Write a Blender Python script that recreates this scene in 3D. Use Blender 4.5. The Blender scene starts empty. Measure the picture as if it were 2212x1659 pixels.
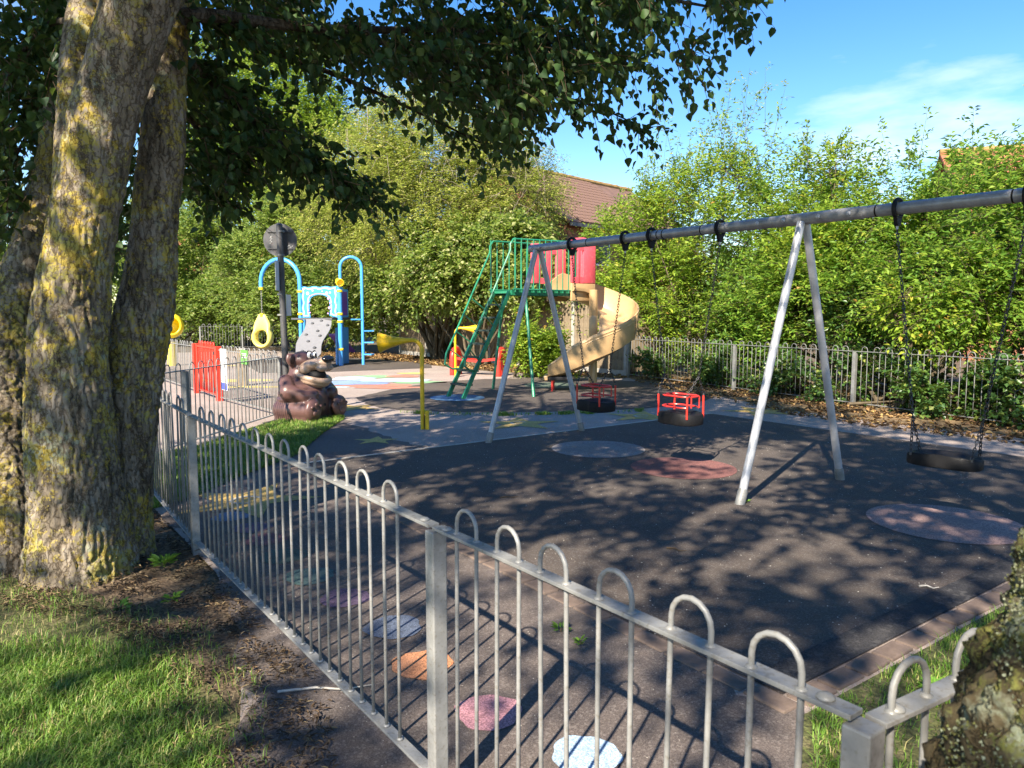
import bpy, bmesh, math, random
import numpy as np
from mathutils import Vector, Matrix, noise as mnoise

# ------------------------------------------------------------------ camera
SC = bpy.context.scene
COL = SC.collection
R = math.radians
CAM_H, PITCH, FPX = 1.56, R(5.56), 1598.5      # eye height, downward pitch, focal length for a 2212 wide frame
cam_data = bpy.data.cameras.new('camera')
cam = bpy.data.objects.new('camera', cam_data); COL.objects.link(cam)
cam.location = (0, 0, CAM_H); cam.rotation_euler = (R(90) - PITCH, 0, 0)
cam_data.sensor_width = 36.0; cam_data.lens = 36.0 * FPX / 2212.0
cam_data.clip_start = 0.05; cam_data.clip_end = 2000
cam_data.dof.use_dof = True; cam_data.dof.focus_distance = 8.0; cam_data.dof.aperture_fstop = 9.0
SC.camera = cam

# ------------------------------------------------------------------ sky, sun, exposure
SUN_DIR = Vector((-0.342, -0.686, 0.643)).normalized()        # towards the sun
world = bpy.data.worlds.new('World'); SC.world = world; world.use_nodes = True
wn, wl = world.node_tree.nodes, world.node_tree.links
wn.clear()
w_out = wn.new('ShaderNodeOutputWorld'); w_bg = wn.new('ShaderNodeBackground')
sky = wn.new('ShaderNodeTexSky'); sky.sky_type = 'NISHITA'; sky.sun_disc = False
sky.sun_elevation = math.asin(SUN_DIR.z); sky.sun_rotation = math.atan2(SUN_DIR.x, SUN_DIR.y)
sky.altitude = 50; sky.air_density = 1.0; sky.dust_density = 0.1; sky.ozone_density = 2.5
w_tc = wn.new('ShaderNodeTexCoord'); w_map = wn.new('ShaderNodeMapping')
w_map.inputs['Scale'].default_value = (1.0, 1.0, 3.6); w_map.inputs['Location'].default_value = (5.2, 2.0, 0.0)
w_no = wn.new('ShaderNodeTexNoise'); w_no.inputs['Scale'].default_value = 2.3
w_no.inputs['Detail'].default_value = 7; w_no.inputs['Roughness'].default_value = 0.55
w_ramp = wn.new('ShaderNodeValToRGB')
w_ramp.color_ramp.elements[0].position = 0.60; w_ramp.color_ramp.elements[0].color = (0, 0, 0, 1)
w_ramp.color_ramp.elements[1].position = 0.90; w_ramp.color_ramp.elements[1].color = (0.85, 0.85, 0.85, 1)
w_mix = wn.new('ShaderNodeMixRGB'); w_mix.inputs['Color2'].default_value = (6.2, 6.5, 7.4, 1)
wl.new(w_tc.outputs['Generated'], w_map.inputs['Vector']); wl.new(w_map.outputs[0], w_no.inputs['Vector'])
wl.new(w_no.outputs['Fac'], w_ramp.inputs[0]); wl.new(w_ramp.outputs[0], w_mix.inputs['Fac'])
w_sat = wn.new('ShaderNodeHueSaturation'); w_sat.inputs['Saturation'].default_value = 1.38; w_sat.inputs['Hue'].default_value = 0.51
wl.new(sky.outputs[0], w_sat.inputs['Color']); wl.new(w_sat.outputs[0], w_mix.inputs['Color1'])
wl.new(w_mix.outputs[0], w_bg.inputs[0]); w_bg.inputs[1].default_value = 0.074
wl.new(w_bg.outputs[0], w_out.inputs[0])
sun_data = bpy.data.lights.new('sun', 'SUN'); sun_data.energy = 3.4; sun_data.angle = R(0.55); sun_data.color = (1.0, 0.96, 0.91)
sun = bpy.data.objects.new('sun', sun_data); COL.objects.link(sun)
sun.rotation_euler = (-SUN_DIR).to_track_quat('-Z', 'Y').to_euler(); sun.location = SUN_DIR * 60
SC.view_settings.view_transform = 'Standard'; SC.view_settings.look = 'None'
SC.view_settings.exposure = 2.03
SC.view_settings.use_white_balance = True; SC.view_settings.white_balance_temperature = 7600; SC.view_settings.gamma = 1.0; SC.view_settings.use_curve_mapping = False
SC.cycles.use_denoising = True
SC.cycles.max_bounces = 8; SC.cycles.transparent_max_bounces = 8
SC.cycles.sample_clamp_indirect = 6.0

# ------------------------------------------------------------------ helpers
rng = np.random.default_rng(7); random.seed(7)
def ray(u, v):
    a = (u - 1106) / FPX; b = -(v - 829.5) / FPX
    c, s = math.cos(PITCH), math.sin(PITCH)
    return np.array([a, c + b * s, -s + b * c])
def G(u, v, z=0.0):                    # ground point seen at a place of the picture
    r = ray(u, v); return np.array([0, 0, CAM_H]) + r * ((z - CAM_H) / r[2])
def D(u, v, y):                        # point at forward distance y
    r = ray(u, v); return np.array([0, 0, CAM_H]) + r * (y / r[1])
E1 = np.array([0.81, 0.586, 0.0]); E2 = np.array([-0.586, 0.81, 0.0]); UP = np.array([0, 0, 1.0])

def tag(o, label=None, cat=None, group=None, kind=None):
    if label: o['label'] = label
    if cat: o['category'] = cat
    if group: o['group'] = group
    if kind: o['kind'] = kind
    return o
def thing(name, loc, label, cat, group=None, rotz=0.0):
    o = bpy.data.objects.new(name, None); COL.objects.link(o)
    o.location = tuple(loc); o.rotation_euler = (0, 0, rotz); o.empty_display_size = 0.2
    return tag(o, label, cat, group)
def root_loc(o):
    while o.parent: o = o.parent
    return np.array(o.location)
def link(name, me, parent=None, loc=None, rot=None, scale=None):
    o = bpy.data.objects.new(name, me); COL.objects.link(o)
    if parent: o.parent = parent
    if loc is not None: o.location = tuple(np.array(loc) - (root_loc(parent) if parent else 0))
    if rot is not None: o.rotation_euler = rot
    if scale is not None: o.scale = scale
    return o
def np_mesh(name, V, F, mat=None, smooth=False):
    """V (n,3); F (m,k) array, or list of index lists"""
    me = bpy.data.meshes.new(name); V = np.asarray(V, np.float32)
    if isinstance(F, np.ndarray):
        m, k = F.shape
        me.vertices.add(len(V)); me.vertices.foreach_set('co', V.ravel())
        me.loops.add(m * k); me.loops.foreach_set('vertex_index', F.ravel().astype(np.int32))
        me.polygons.add(m); me.polygons.foreach_set('loop_start', (np.arange(m) * k).astype(np.int32))
        me.update(calc_edges=True)
    else:
        me.from_pydata([tuple(map(float, v)) for v in V], [], [list(map(int, f)) for f in F])
    if smooth: me.polygons.foreach_set('use_smooth', np.ones(len(me.polygons), bool))
    if mat: me.materials.append(mat)
    return me
class MB:
    def __init__(s): s.V = []; s.F = []; s.n = 0
    def add(s, V, F):
        V = np.asarray(V, float); s.V.append(V)
        s.F += [[i + s.n for i in f] for f in F]; s.n += len(V); return s
    def box(s, c, size, axes=None, bev=0.0):
        c = np.array(c, float); h = np.array(size, float) / 2
        ax = np.eye(3) if axes is None else np.array(axes, float)
        if bev <= 0:
            P = np.array([[x, y, z] for x in (-1, 1) for y in (-1, 1) for z in (-1, 1)]) * h
            F = [[0, 1, 3, 2], [4, 6, 7, 5], [0, 4, 5, 1], [2, 3, 7, 6], [0, 2, 6, 4], [1, 5, 7, 3]]
            return s.add(c + P @ ax, F)
        b = min(bev, *(h * 0.9)); bm = bmesh.new(); bmesh.ops.create_cube(bm, size=1)
        for v in bm.verts: v.co = Vector((v.co.x * 2 * h[0], v.co.y * 2 * h[1], v.co.z * 2 * h[2]))
        bmesh.ops.bevel(bm, geom=list(bm.edges) + list(bm.verts), offset=b, segments=2, affect='EDGES', profile=0.5)
        P = np.array([v.co[:] for v in bm.verts]); bm.verts.index_update()
        F = [[v.index for v in f.verts] for f in bm.faces]; bm.free()
        return s.add(c + P @ ax, F)
    def bar(s, a, b, w, t, side=None, bev=0.0):      # rectangular bar from a to b, width w along 'side'
        a = np.array(a, float); b = np.array(b, float); d = b - a; L = np.linalg.norm(d); d /= L
        sd = np.array(side if side is not None else (UP if abs(d[2]) < .9 else E1), float)
        sd = sd - d * (sd @ d); sd /= np.linalg.norm(sd)
        return s.box((a + b) / 2, (L, w, t), [d, sd, np.cross(d, sd)], bev)
    def tube(s, pts, r, seg=8, cap=True, closed=False):
        P = np.array(pts, float); n = len(P); r = np.full(n, r, float) if np.isscalar(r) else np.array(r, float)
        T = np.gradient(P, axis=0) if not closed else np.roll(P, -1, 0) - np.roll(P, 1, 0)
        T /= np.linalg.norm(T, axis=1)[:, None] + 1e-12
        nrm = np.cross(T[0], UP if abs(T[0][2]) < .9 else E1); nrm /= np.linalg.norm(nrm)
        V = []; ang = np.linspace(0, 2 * np.pi, seg, endpoint=False)
        for i in range(n):
            nrm = nrm - T[i] * (nrm @ T[i]); nrm /= np.linalg.norm(nrm); bn = np.cross(T[i], nrm)
            V.append(P[i] + r[i] * (np.cos(ang)[:, None] * nrm + np.sin(ang)[:, None] * bn))
        V = np.concatenate(V); F = []
        for i in range(n if closed else n - 1):
            j = (i + 1) % n
            for k in range(seg):
                l = (k + 1) % seg; F.append([i * seg + k, i * seg + l, j * seg + l, j * seg + k])
        if cap and not closed:
            F.append(list(range(seg))[::-1]); F.append([(n - 1) * seg + k for k in range(seg)])
        return s.add(V, F)
    def lathe(s, prof, origin=(0, 0, 0), axis=(0, 0, 1), seg=24, cap=True):   # prof (radius, height)
        ax = np.array(axis, float); ax /= np.linalg.norm(ax)
        a = np.cross(ax, [1, 0, 0] if abs(ax[0]) < .9 else [0, 1, 0]); a /= np.linalg.norm(a); b = np.cross(ax, a)
        o = np.array(origin, float); ang = np.linspace(0, 2 * np.pi, seg, endpoint=False); V = []
        for r, h in prof: V.append(o + ax * h + r * (np.cos(ang)[:, None] * a + np.sin(ang)[:, None] * b))
        F = []
        for i in range(len(prof) - 1):
            for k in range(seg):
                l = (k + 1) % seg; F.append([i * seg + k, i * seg + l, (i + 1) * seg + l, (i + 1) * seg + k])
        if cap:
            F.append(list(range(seg))[::-1]); F.append([(len(prof) - 1) * seg + k for k in range(seg)])
        return s.add(np.concatenate(V), F)
    def ell(s, c, r, seg=20, rings=12, axes=None):
        th = np.linspace(0, np.pi, rings + 1)[1:-1]; ph = np.linspace(0, 2 * np.pi, seg, endpoint=False)
        P = [[0, 0, 1]] + [[math.sin(t) * math.cos(p), math.sin(t) * math.sin(p), math.cos(t)] for t in th for p in ph] + [[0, 0, -1]]
        P = np.array(P) * np.array(r); ax = np.eye(3) if axes is None else np.array(axes); n = len(P) - 1; F = []
        for k in range(seg): F.append([0, 1 + k, 1 + (k + 1) % seg])
        for i in range(rings - 2):
            for k in range(seg):
                l = (k + 1) % seg; F.append([1 + i * seg + k, 1 + (i + 1) * seg + k, 1 + (i + 1) * seg + l, 1 + i * seg + l])
        b = 1 + (rings - 2) * seg
        for k in range(seg): F.append([n, b + (k + 1) % seg, b + k])
        return s.add(np.array(c) + P @ ax, F)
    def prism(s, poly, z0, z1):
        n = len(poly); P = [[p[0], p[1], z0] for p in poly] + [[p[0], p[1], z1] for p in poly]
        F = [list(range(n))[::-1], list(range(n, 2 * n))] + [[i, (i + 1) % n, n + (i + 1) % n, n + i] for i in range(n)]
        return s.add(P, F)
    def mesh(s, name, mat, smooth=False, off=None):
        V = np.concatenate(s.V)
        if off is not None: V = V - off
        me = np_mesh(name, V, s.F, mat)
        if smooth: me.shade_smooth() if smooth is True else me.shade_smooth()
        if smooth:
            me.polygons.foreach_set('use_smooth', np.ones(len(me.polygons), bool))
            if smooth != 'all': me.set_sharp_from_angle(angle=R(40))
        return me
    def build(s, name, mat, parent=None, smooth=False):
        return link(name, s.mesh(name, mat, smooth, root_loc(parent) if parent else None), parent)

# ------------------------------------------------------------------ materials
def node_mat(name):
    m = bpy.data.materials.new(name); m.use_nodes = True; n = m.node_tree.nodes; l = m.node_tree.links
    return m, n, l, n['Principled BSDF']
def ramp(n, stops):
    r = n.new('ShaderNodeValToRGB'); e = r.color_ramp.elements
    while len(e) < len(stops): e.new(0.5)
    for el, (p, c) in zip(e, stops): el.position = p; el.color = (*c, 1) if len(c) == 3 else c
    return r
def noise_tex(n, l, scale, detail=4, rough=.55, vec=None, stretch=None):
    t = n.new('ShaderNodeTexNoise'); t.inputs['Scale'].default_value = scale
    t.inputs['Detail'].default_value = detail; t.inputs['Roughness'].default_value = rough
    c = n.new('ShaderNodeTexCoord'); src = c.outputs['Object']
    if stretch:
        mp = n.new('ShaderNodeMapping'); mp.inputs['Scale'].default_value = stretch
        l.new(src, mp.inputs[0]); src = mp.outputs[0]
    l.new(src, t.inputs['Vector']); return t
def mixc(n, l, fac, a, b, mode='MIX'):
    m = n.new('ShaderNodeMixRGB'); m.blend_type = mode
    for k, x in ((0, fac), (1, a), (2, b)):
        if isinstance(x, (int, float)): m.inputs[k].default_value = x
        elif isinstance(x, tuple): m.inputs[k].default_value = (*x, 1)
        else: l.new(x, m.inputs[k])
    return m.outputs[0]
def bump(n, l, p, h, strength=.3, dist=.01):
    b = n.new('ShaderNodeBump'); b.inputs['Strength'].default_value = strength; b.inputs['Distance'].default_value = dist
    l.new(h, b.inputs['Height']); l.new(b.outputs[0], p.inputs['Normal'])
def paint(name, c, rough=.45, var=.25, dirt=(.09, .075, .055), dirt_amt=.35, metal=0.0, scale=9, spec=.5, coat=0):
    m, n, l, p = node_mat(name)
    a = noise_tex(n, l, scale, 6, .65); b = noise_tex(n, l, scale * 7, 3, .6)
    lo = tuple(x * (1 - var) for x in c); hi = tuple(min(1, x * (1 + var * .6)) for x in c)
    r = ramp(n, [(.3, lo), (.7, hi)]); l.new(a.outputs['Fac'], r.inputs[0])
    r2 = ramp(n, [(.55, (0, 0, 0)), (.78, (1, 1, 1))]); l.new(b.outputs['Fac'], r2.inputs[0])
    mul = n.new('ShaderNodeMath'); mul.operation = 'MULTIPLY'; mul.inputs[1].default_value = dirt_amt; l.new(r2.outputs[0], mul.inputs[0])
    col = mixc(n, l, mul.outputs[0], r.outputs[0], dirt); l.new(col, p.inputs['Base Color'])
    rr = ramp(n, [(.3, (rough * .75,) * 3), (.7, (min(1, rough * 1.25),) * 3)]); l.new(b.outputs['Fac'], rr.inputs[0]); l.new(rr.outputs[0], p.inputs['Roughness'])
    p.inputs['Metallic'].default_value = metal; p.inputs['Specular IOR Level'].default_value = spec
    bump(n, l, p, b.outputs['Fac'], .08, .004); return m
def ground_mat(name, cols, scale, fleck=None, fleck_amt=.5, bumpd=.004, big=None, rough=.9):
    m, n, l, p = node_mat(name)
    a = noise_tex(n, l, .9, 6, .65); b = noise_tex(n, l, scale, 2, .7)
    r = ramp(n, [(.3, cols[0]), (.7, cols[1])]); l.new(a.outputs['Fac'], r.inputs[0])
    r2 = ramp(n, [(.33, (.45,) * 3), (.66, (1.5,) * 3)]); l.new(b.outputs['Fac'], r2.inputs[0])
    col = mixc(n, l, 1.0, r.outputs[0], r2.outputs[0], 'MULTIPLY')
    if fleck:
        v = n.new('ShaderNodeTexVoronoi'); v.inputs['Scale'].default_value = scale * .45; c = n.new('ShaderNodeTexCoord'); l.new(c.outputs['Object'], v.inputs['Vector'])
        rf = ramp(n, [(.80, (0, 0, 0)), (.9, (fleck_amt,) * 3)]); sep = n.new('ShaderNodeSeparateColor'); l.new(v.outputs['Color'], sep.inputs[0]); l.new(sep.outputs[0], rf.inputs[0])
        col = mixc(n, l, rf.outputs[0], col, fleck)
    if big:
        g = noise_tex(n, l, big[1], 5, .6); rg = ramp(n, [(.5, (0, 0, 0)), (.75, (big[2],) * 3)]); l.new(g.outputs['Fac'], rg.inputs[0])
        col = mixc(n, l, rg.outputs[0], col, big[0])
    l.new(col, p.inputs['Base Color']); p.inputs['Roughness'].default_value = rough; p.inputs['Specular IOR Level'].default_value = .3
    bump(n, l, p, b.outputs['Fac'], .7, bumpd); return m
def leaf_mat(name, stops, trans=.35, rough=.45, tcol=(.30, .42, .05)):
    m, n, l, p = node_mat(name)
    g = n.new('ShaderNodeNewGeometry'); r = ramp(n, stops); l.new(g.outputs['Random Per Island'], r.inputs[0])
    l.new(r.outputs[0], p.inputs['Base Color']); p.inputs['Roughness'].default_value = rough; p.inputs['Specular IOR Level'].default_value = .35
    t = n.new('ShaderNodeBsdfTranslucent'); l.new(mixc(n, l, .55, r.outputs[0], tcol), t.inputs[0])
    mx = n.new('ShaderNodeMixShader'); mx.inputs[0].default_value = trans
    l.new(p.outputs[0], mx.inputs[1]); l.new(t.outputs[0], mx.inputs[2]); l.new(mx.outputs[0], n['Material Output'].inputs[0]); return m
M = {}
M['asphalt'] = ground_mat('asphalt', [(.245, .195, .168), (.335, .272, .236)], 260, (.46, .42, .38), .5, .004, ((.34, .295, .26), .55, .4))
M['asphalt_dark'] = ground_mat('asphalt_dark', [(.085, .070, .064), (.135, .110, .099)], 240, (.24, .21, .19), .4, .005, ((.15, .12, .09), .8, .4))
M['rubber'] = ground_mat('rubber', [(.058, .047, .042), (.092, .074, .062)], 280, (.17, .16, .15), .45, .004, ((.115, .096, .075), .8, .40))
M['tarstrip'] = ground_mat('tarstrip', [(.025, .025, .028), (.045, .043, .043)], 110, (.10, .095, .09), .4, .006)
M['soil'] = ground_mat('soil', [(.060, .042, .028), (.15, .108, .072)], 60, (.26, .20, .13), .5, .02, ((.05, .075, .02), 1.4, .5))
M['lawnsoil'] = ground_mat('lawnsoil', [(.045, .06, .018), (.10, .10, .04)], 50, (.20, .16, .09), .4, .02)
M['litterbed'] = ground_mat('litterbed', [(.09, .062, .035), (.21, .145, .08)], 40, (.32, .22, .11), .6, .02)
M['galv'] = paint('galvanised', (.255, .256, .245), .5, .32, (.13, .105, .07), .75, .1, 11)
M['galv_old'] = paint('galvanised_weathered', (.22, .225, .22), .55, .3, (.10, .085, .06), .6, .25, 14)
M['beam'] = paint('beam_steel', (.30, .305, .315), .38, .3, (.10, .10, .105), .4, .3, 10)
M['leg_steel'] = paint('leg_steel', (.42, .43, .45), .45, .2, (.20, .19, .17), .3, .3, 8)
M['chain'] = paint('chain_steel', (.045, .045, .048), .42, .3, (.12, .10, .08), .35, .5, 30)
M['black_rubber'] = paint('black_rubber', (.008, .008, .009), .65, .3, (.016, .015, .015), .2, 0, 12, .22)
M['red'] = paint('red_paint', (.60, .035, .025), .38, .15, (.25, .08, .06), .2)
M['red_gate'] = paint('red_gate_paint', (.70, .045, .025), .42, .12, (.35, .06, .04), .2)
M['green'] = paint('green_paint', (.012, .205, .105), .36, .2, (.03, .08, .05), .3)
M['tread'] = paint('dark_tread', (.025, .045, .035), .6, .3, (.07, .06, .05), .4)
M['yellow'] = paint('yellow_paint', (.72, .44, .015), .40, .15, (.18, .12, .03), .35)
M['yellow_plastic'] = paint('yellow_plastic', (.82, .62, .03), .35, .08, (.5, .4, .1), .2)
M['lemon'] = paint('lemon_plastic', (.78, .66, .16), .4, .08, (.5, .42, .15), .25)
M['tan'] = paint('tan_plastic', (.50, .325, .16), .42, .12, (.30, .20, .10), .30, 0, 3)
M['pink'] = paint('pink_plastic', (.76, .10, .13), .42, .12, (.75, .30, .30), .35, 0, 3)
M['blue'] = paint('blue_paint', (.05, .33, .74), .32, .08, (.08, .25, .5), .2)
M['aqua'] = paint('aqua_panel', (.03, .32, .64), .42, .05, (.06, .4, .6), .1)
M['lilac'] = paint('lilac_panel', (.52, .30, .54), .42, .05, (.7, .55, .7), .1)
M['purple'] = paint('purple_plastic', (.17, .06, .35), .4, .1)
M['grey_panel'] = paint('grey_panel', (.18, .18, .185), .6, .1, (.3, .3, .3), .2)
M['dark_hole'] = paint('dark_hole', (.015, .015, .016), .8, .1)
M['bear'] = paint('bear_brown', (.105, .053, .047), .36, .14, (.14, .075, .055), .12, 0, 2.5, .6)
M['bear_dark'] = paint('bear_dark', (.030, .014, .012), .4, .2)
M['bear_tan'] = paint('bear_tan', (.42, .29, .21), .32, .18, (.14, .09, .07), .35, 0, 5, .6)
M['bear_black'] = paint('bear_black', (.008, .008, .009), .18, .1, (.03, .03, .03), .2, 0, 8, .6)
M['white'] = paint('white_plastic', (.74, .74, .72), .4, .05, (.5, .5, .5), .1)
M['sign_back'] = paint('sign_back', (.09, .095, .10), .55, .25, (.19, .10, .12), .5, .2, 6)
M['sign_pole'] = paint('sign_pole', (.085, .085, .088), .5, .3, (.16, .15, .14), .5, .3, 8)
M['notice_green'] = paint('notice_green', (.10, .30, .06), .5, .15)
M['notice_blue'] = paint('notice_blue', (.05, .08, .45), .5, .15)
M['wood'] = paint('weathered_wood', (.24, .185, .125), .85, .45, (.10, .10, .05), .5, 0, 5, .2)
M['concrete'] = paint('concrete', (.36, .34, .30), .9, .25, (.2, .19, .15), .4, 0, 7, .2)
M['brick_kerb'] = paint('kerb_brick', (.165, .122, .10), .92, .35, (.10, .085, .06), .6, 0, 11, .2)
M['tile_brown'] = paint('roof_tile', (.165, .10, .08), .85, .35, (.27, .18, .07), .5, 0, 2.5, .2)
M['tile_red'] = paint('roof_tile_red', (.34, .12, .07), .85, .3, (.25, .16, .1), .4, 0, 2.5, .2)
M['ridge'] = paint('ridge_tile', (.30, .19, .075), .9, .35, (.15, .1, .07), .5, 0, 3, .2)
M['house_brick'] = paint('house_brick', (.30, .13, .08), .9, .35, (.2, .1, .07), .5, 0, 6, .2)
M['render'] = paint('white_render', (.70, .66, .58), .9, .12)
M['glass'] = paint('window_glass', (.04, .055, .07), .12, .1, (.06, .06, .06), .1)
M['twig'] = paint('twig', (.10, .07, .045), .9, .35, (.2, .15, .1), .4, 0, 20, .2)
M['stem'] = paint('shrub_stem', (.10, .078, .05), .9, .4, (.05, .06, .03), .5, 0, 10, .2)
M['pebble'] = paint('pebble', (.46, .43, .38), .9, .4, (.2, .18, .15), .5, 0, 40, .2)
for k, c in dict(p_grey=(.24, .215, .205), p_red=(.20, .085, .075), p_rose=(.28, .185, .165), p_blue=(.085, .20, .33), p_green=(.10, .135, .10), s_bluegrey=(.17, .22, .31), s_plum=(.13, .10, .15), s_maroon=(.20, .09, .10), s_green=(.075, .115, .095), s_teal=(.075, .135, .125), s_purple=(.11, .075, .125), s_blue=(.12, .15, .21), s_orange=(.46, .20, .10), s_pink=(.45, .22, .25), s_sky=(.34, .47, .60), star=(.50, .345, .115), starwhite=(.50, .47, .40), m_red=(.50, .20, .14), m_blue=(.22, .32, .55), m_green=(.22, .42, .22), m_sky=(.42, .58, .62), m_yellow=(.60, .47, .15)).items():
    M[k] = ground_mat(k, [tuple(x * .78 for x in c), tuple(min(1, x * 1.15) for x in c)], 140, tuple(x * .45 for x in c), .5, .003, (tuple(.45 * x + .05 for x in c), 3.2, .65))
# bark with lichen
def bark_mat(name, base, lich, grey, ya, ga, moss=None):
    m, n, l, p = node_mat(name)
    f = noise_tex(n, l, 11, 8, .7, stretch=(1, 1, .28)); r = ramp(n, [(.36, base[0]), (.52, base[1]), (.70, base[2])]); l.new(f.outputs['Fac'], r.inputs[0])
    ny = noise_tex(n, l, 24, 9, .78); nb = noise_tex(n, l, 2.6, 4, .6); ad = n.new('ShaderNodeMath'); ad.operation = 'MULTIPLY_ADD'; ad.inputs[1].default_value = 1.25; l.new(ny.outputs['Fac'], ad.inputs[0]); nb2 = n.new('ShaderNodeMath'); nb2.operation = 'MULTIPLY'; nb2.inputs[1].default_value = .75; l.new(nb.outputs['Fac'], nb2.inputs[0]); l.new(nb2.outputs[0], ad.inputs[2])
    ry = ramp(n, [(ya, (0, 0, 0)), (ya + .05, (.9, .9, .9))]); hv = n.new('ShaderNodeMath'); hv.operation = 'MULTIPLY'; hv.inputs[1].default_value = .5; l.new(ad.outputs[0], hv.inputs[0]); l.new(hv.outputs[0], ry.inputs[0])
    ng = noise_tex(n, l, 12, 9, .75, stretch=(1.3, .8, 1.1)); nc = noise_tex(n, l, 2.6, 4, .6, stretch=(.7, 1.4, 1)); ad2 = n.new('ShaderNodeMath'); ad2.operation = 'ADD'; l.new(ng.outputs['Fac'], ad2.inputs[0]); l.new(nc.outputs['Fac'], ad2.inputs[1])
    hv2 = n.new('ShaderNodeMath'); hv2.operation = 'MULTIPLY'; hv2.inputs[1].default_value = .5; l.new(ad2.outputs[0], hv2.inputs[0])
    rg = ramp(n, [(ga, (0, 0, 0)), (ga + .06, (.85, .85, .85))]); l.new(hv2.outputs[0], rg.inputs[0])
    hue = ramp(n, [(.35, lich[0]), (.65, lich[1])]); nh = noise_tex(n, l, 9, 3); l.new(nh.outputs['Fac'], hue.inputs[0])
    col = mixc(n, l, rg.outputs[0], r.outputs[0], grey); col = mixc(n, l, ry.outputs[0], col, hue.outputs[0])
    l.new(col, p.inputs['Base Color']); p.inputs['Roughness'].default_value = .92; p.inputs['Specular IOR Level'].default_value = .15
    wv = noise_tex(n, l, 9, 5, .7); mp = n.new('ShaderNodeMapping'); mp.inputs['Scale'].default_value = (1, 1, .17); tc = n.new('ShaderNodeTexCoord'); l.new(tc.outputs['Object'], mp.inputs[0])
    va = n.new('ShaderNodeVectorMath'); va.operation = 'MULTIPLY_ADD'; va.inputs[1].default_value = (.11, .11, .11); l.new(wv.outputs['Color'], va.inputs[0]); l.new(mp.outputs[0], va.inputs[2])
    vo = n.new('ShaderNodeTexVoronoi'); vo.feature = 'DISTANCE_TO_EDGE'; vo.inputs['Scale'].default_value = 27; l.new(va.outputs[0], vo.inputs['Vector'])
    rc = ramp(n, [(.0, (0, 0, 0)), (.09, (1, 1, 1))]); l.new(vo.outputs['Distance'], rc.inputs[0])
    crack = mixc(n, l, rc.outputs[0], (.58, .53, .48), (1, 1, 1)); col = mixc(n, l, 1.0, col, crack, 'MULTIPLY'); l.new(col, p.inputs['Base Color'])
    s2 = n.new('ShaderNodeMath'); s2.operation = 'MULTIPLY_ADD'; s2.inputs[1].default_value = .8; l.new(rc.outputs[0], s2.inputs[0]); l.new(ny.outputs['Fac'], s2.inputs[2])
    bump(n, l, p, s2.outputs[0], .8, .013); return m
M['bark'] = bark_mat('bark_lichen', [(.085, .07, .05), (.225, .185, .14), (.34, .295, .24)], [(.44, .315, .045), (.32, .29, .08)], (.30, .33, .235), .498, .535)
M['bark_moss'] = bark_mat('bark_moss', [(.028, .022, .013), (.09, .07, .038), (.17, .135, .08)], [(.24, .235, .06), (.16, .19, .06)], (.34, .38, .27), .505, .505)
M['bark_dark'] = bark_mat('bark_dark', [(.03, .024, .018), (.08, .066, .05), (.14, .12, .10)], [(.2, .17, .04), (.14, .13, .04)], (.13, .14, .10), .60, .6)
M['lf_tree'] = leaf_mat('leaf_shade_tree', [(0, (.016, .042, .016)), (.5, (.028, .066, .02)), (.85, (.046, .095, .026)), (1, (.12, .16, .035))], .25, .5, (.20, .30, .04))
def per_object(src, name):
    m = src.copy(); m.name = name; n, l = m.node_tree.nodes, m.node_tree.links; oi = n.new('ShaderNodeObjectInfo')
    for nd in n:
        if nd.type == 'VALTORGB': l.new(oi.outputs['Random'], nd.inputs[0])
    return m
M['lf_tree_obj'] = per_object(M['lf_tree'], 'leaf_shade_tree_single')
M['lf_cherry'] = leaf_mat('leaf_hedge_lime', [(0, (.10, .20, .025)), (.45, (.19, .33, .035)), (.85, (.32, .44, .05)), (.97, (.45, .45, .06)), (1, (.52, .26, .07))], .5, .5, (.42, .55, .09))
M['lf_laurel'] = leaf_mat('leaf_hedge_deep', [(0, (.06, .15, .022)), (.5, (.13, .28, .035)), (.9, (.25, .40, .055)), (1, (.40, .42, .07))], .5, .5, (.42, .55, .09))
M['lf_willow'] = leaf_mat('leaf_willow', [(0, (.15, .20, .035)), (.4, (.30, .35, .06)), (.8, (.46, .47, .11)), (.95, (.56, .52, .18)), (1, (.58, .48, .28))], .5, .5, (.42, .55, .09))
M['lf_varieg'] = leaf_mat('leaf_variegated', [(0, (.05, .10, .022)), (.45, (.12, .20, .035)), (.75, (.26, .32, .08)), (.92, (.46, .46, .20)), (1, (.55, .53, .30))], .5, .5, (.42, .55, .09))
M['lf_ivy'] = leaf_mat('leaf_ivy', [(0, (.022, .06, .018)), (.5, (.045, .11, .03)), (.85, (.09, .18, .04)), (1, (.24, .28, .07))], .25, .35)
M['lf_bright'] = leaf_mat('leaf_bright', [(0, (.09, .18, .025)), (.5, (.19, .31, .04)), (1, (.33, .42, .06))], .42, .45)
M['lf_hazel'] = leaf_mat('leaf_far_hedge', [(0, (.06, .12, .025)), (.5, (.13, .22, .045)), (.9, (.25, .32, .09)), (1, (.40, .40, .18))], .5, .5, (.42, .55, .09))
M['grass'] = leaf_mat('grass_blade', [(0, (.06, .14, .02)), (.5, (.12, .25, .03)), (.8, (.19, .32, .05)), (.93, (.34, .34, .11)), (1, (.50, .41, .21))], .32, .5)
M['grass_dry'] = leaf_mat('grass_dry', [(0, (.10, .14, .04)), (.4, (.26, .22, .10)), (1, (.42, .33, .18))], .2, .7)
M['mulch'] = leaf_mat('mulch_bits', [(0, (.035, .024, .015)), (.5, (.085, .055, .033)), (.85, (.16, .105, .06)), (1, (.34, .25, .13))], .05, .9, (.15, .08, .03))
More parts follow.
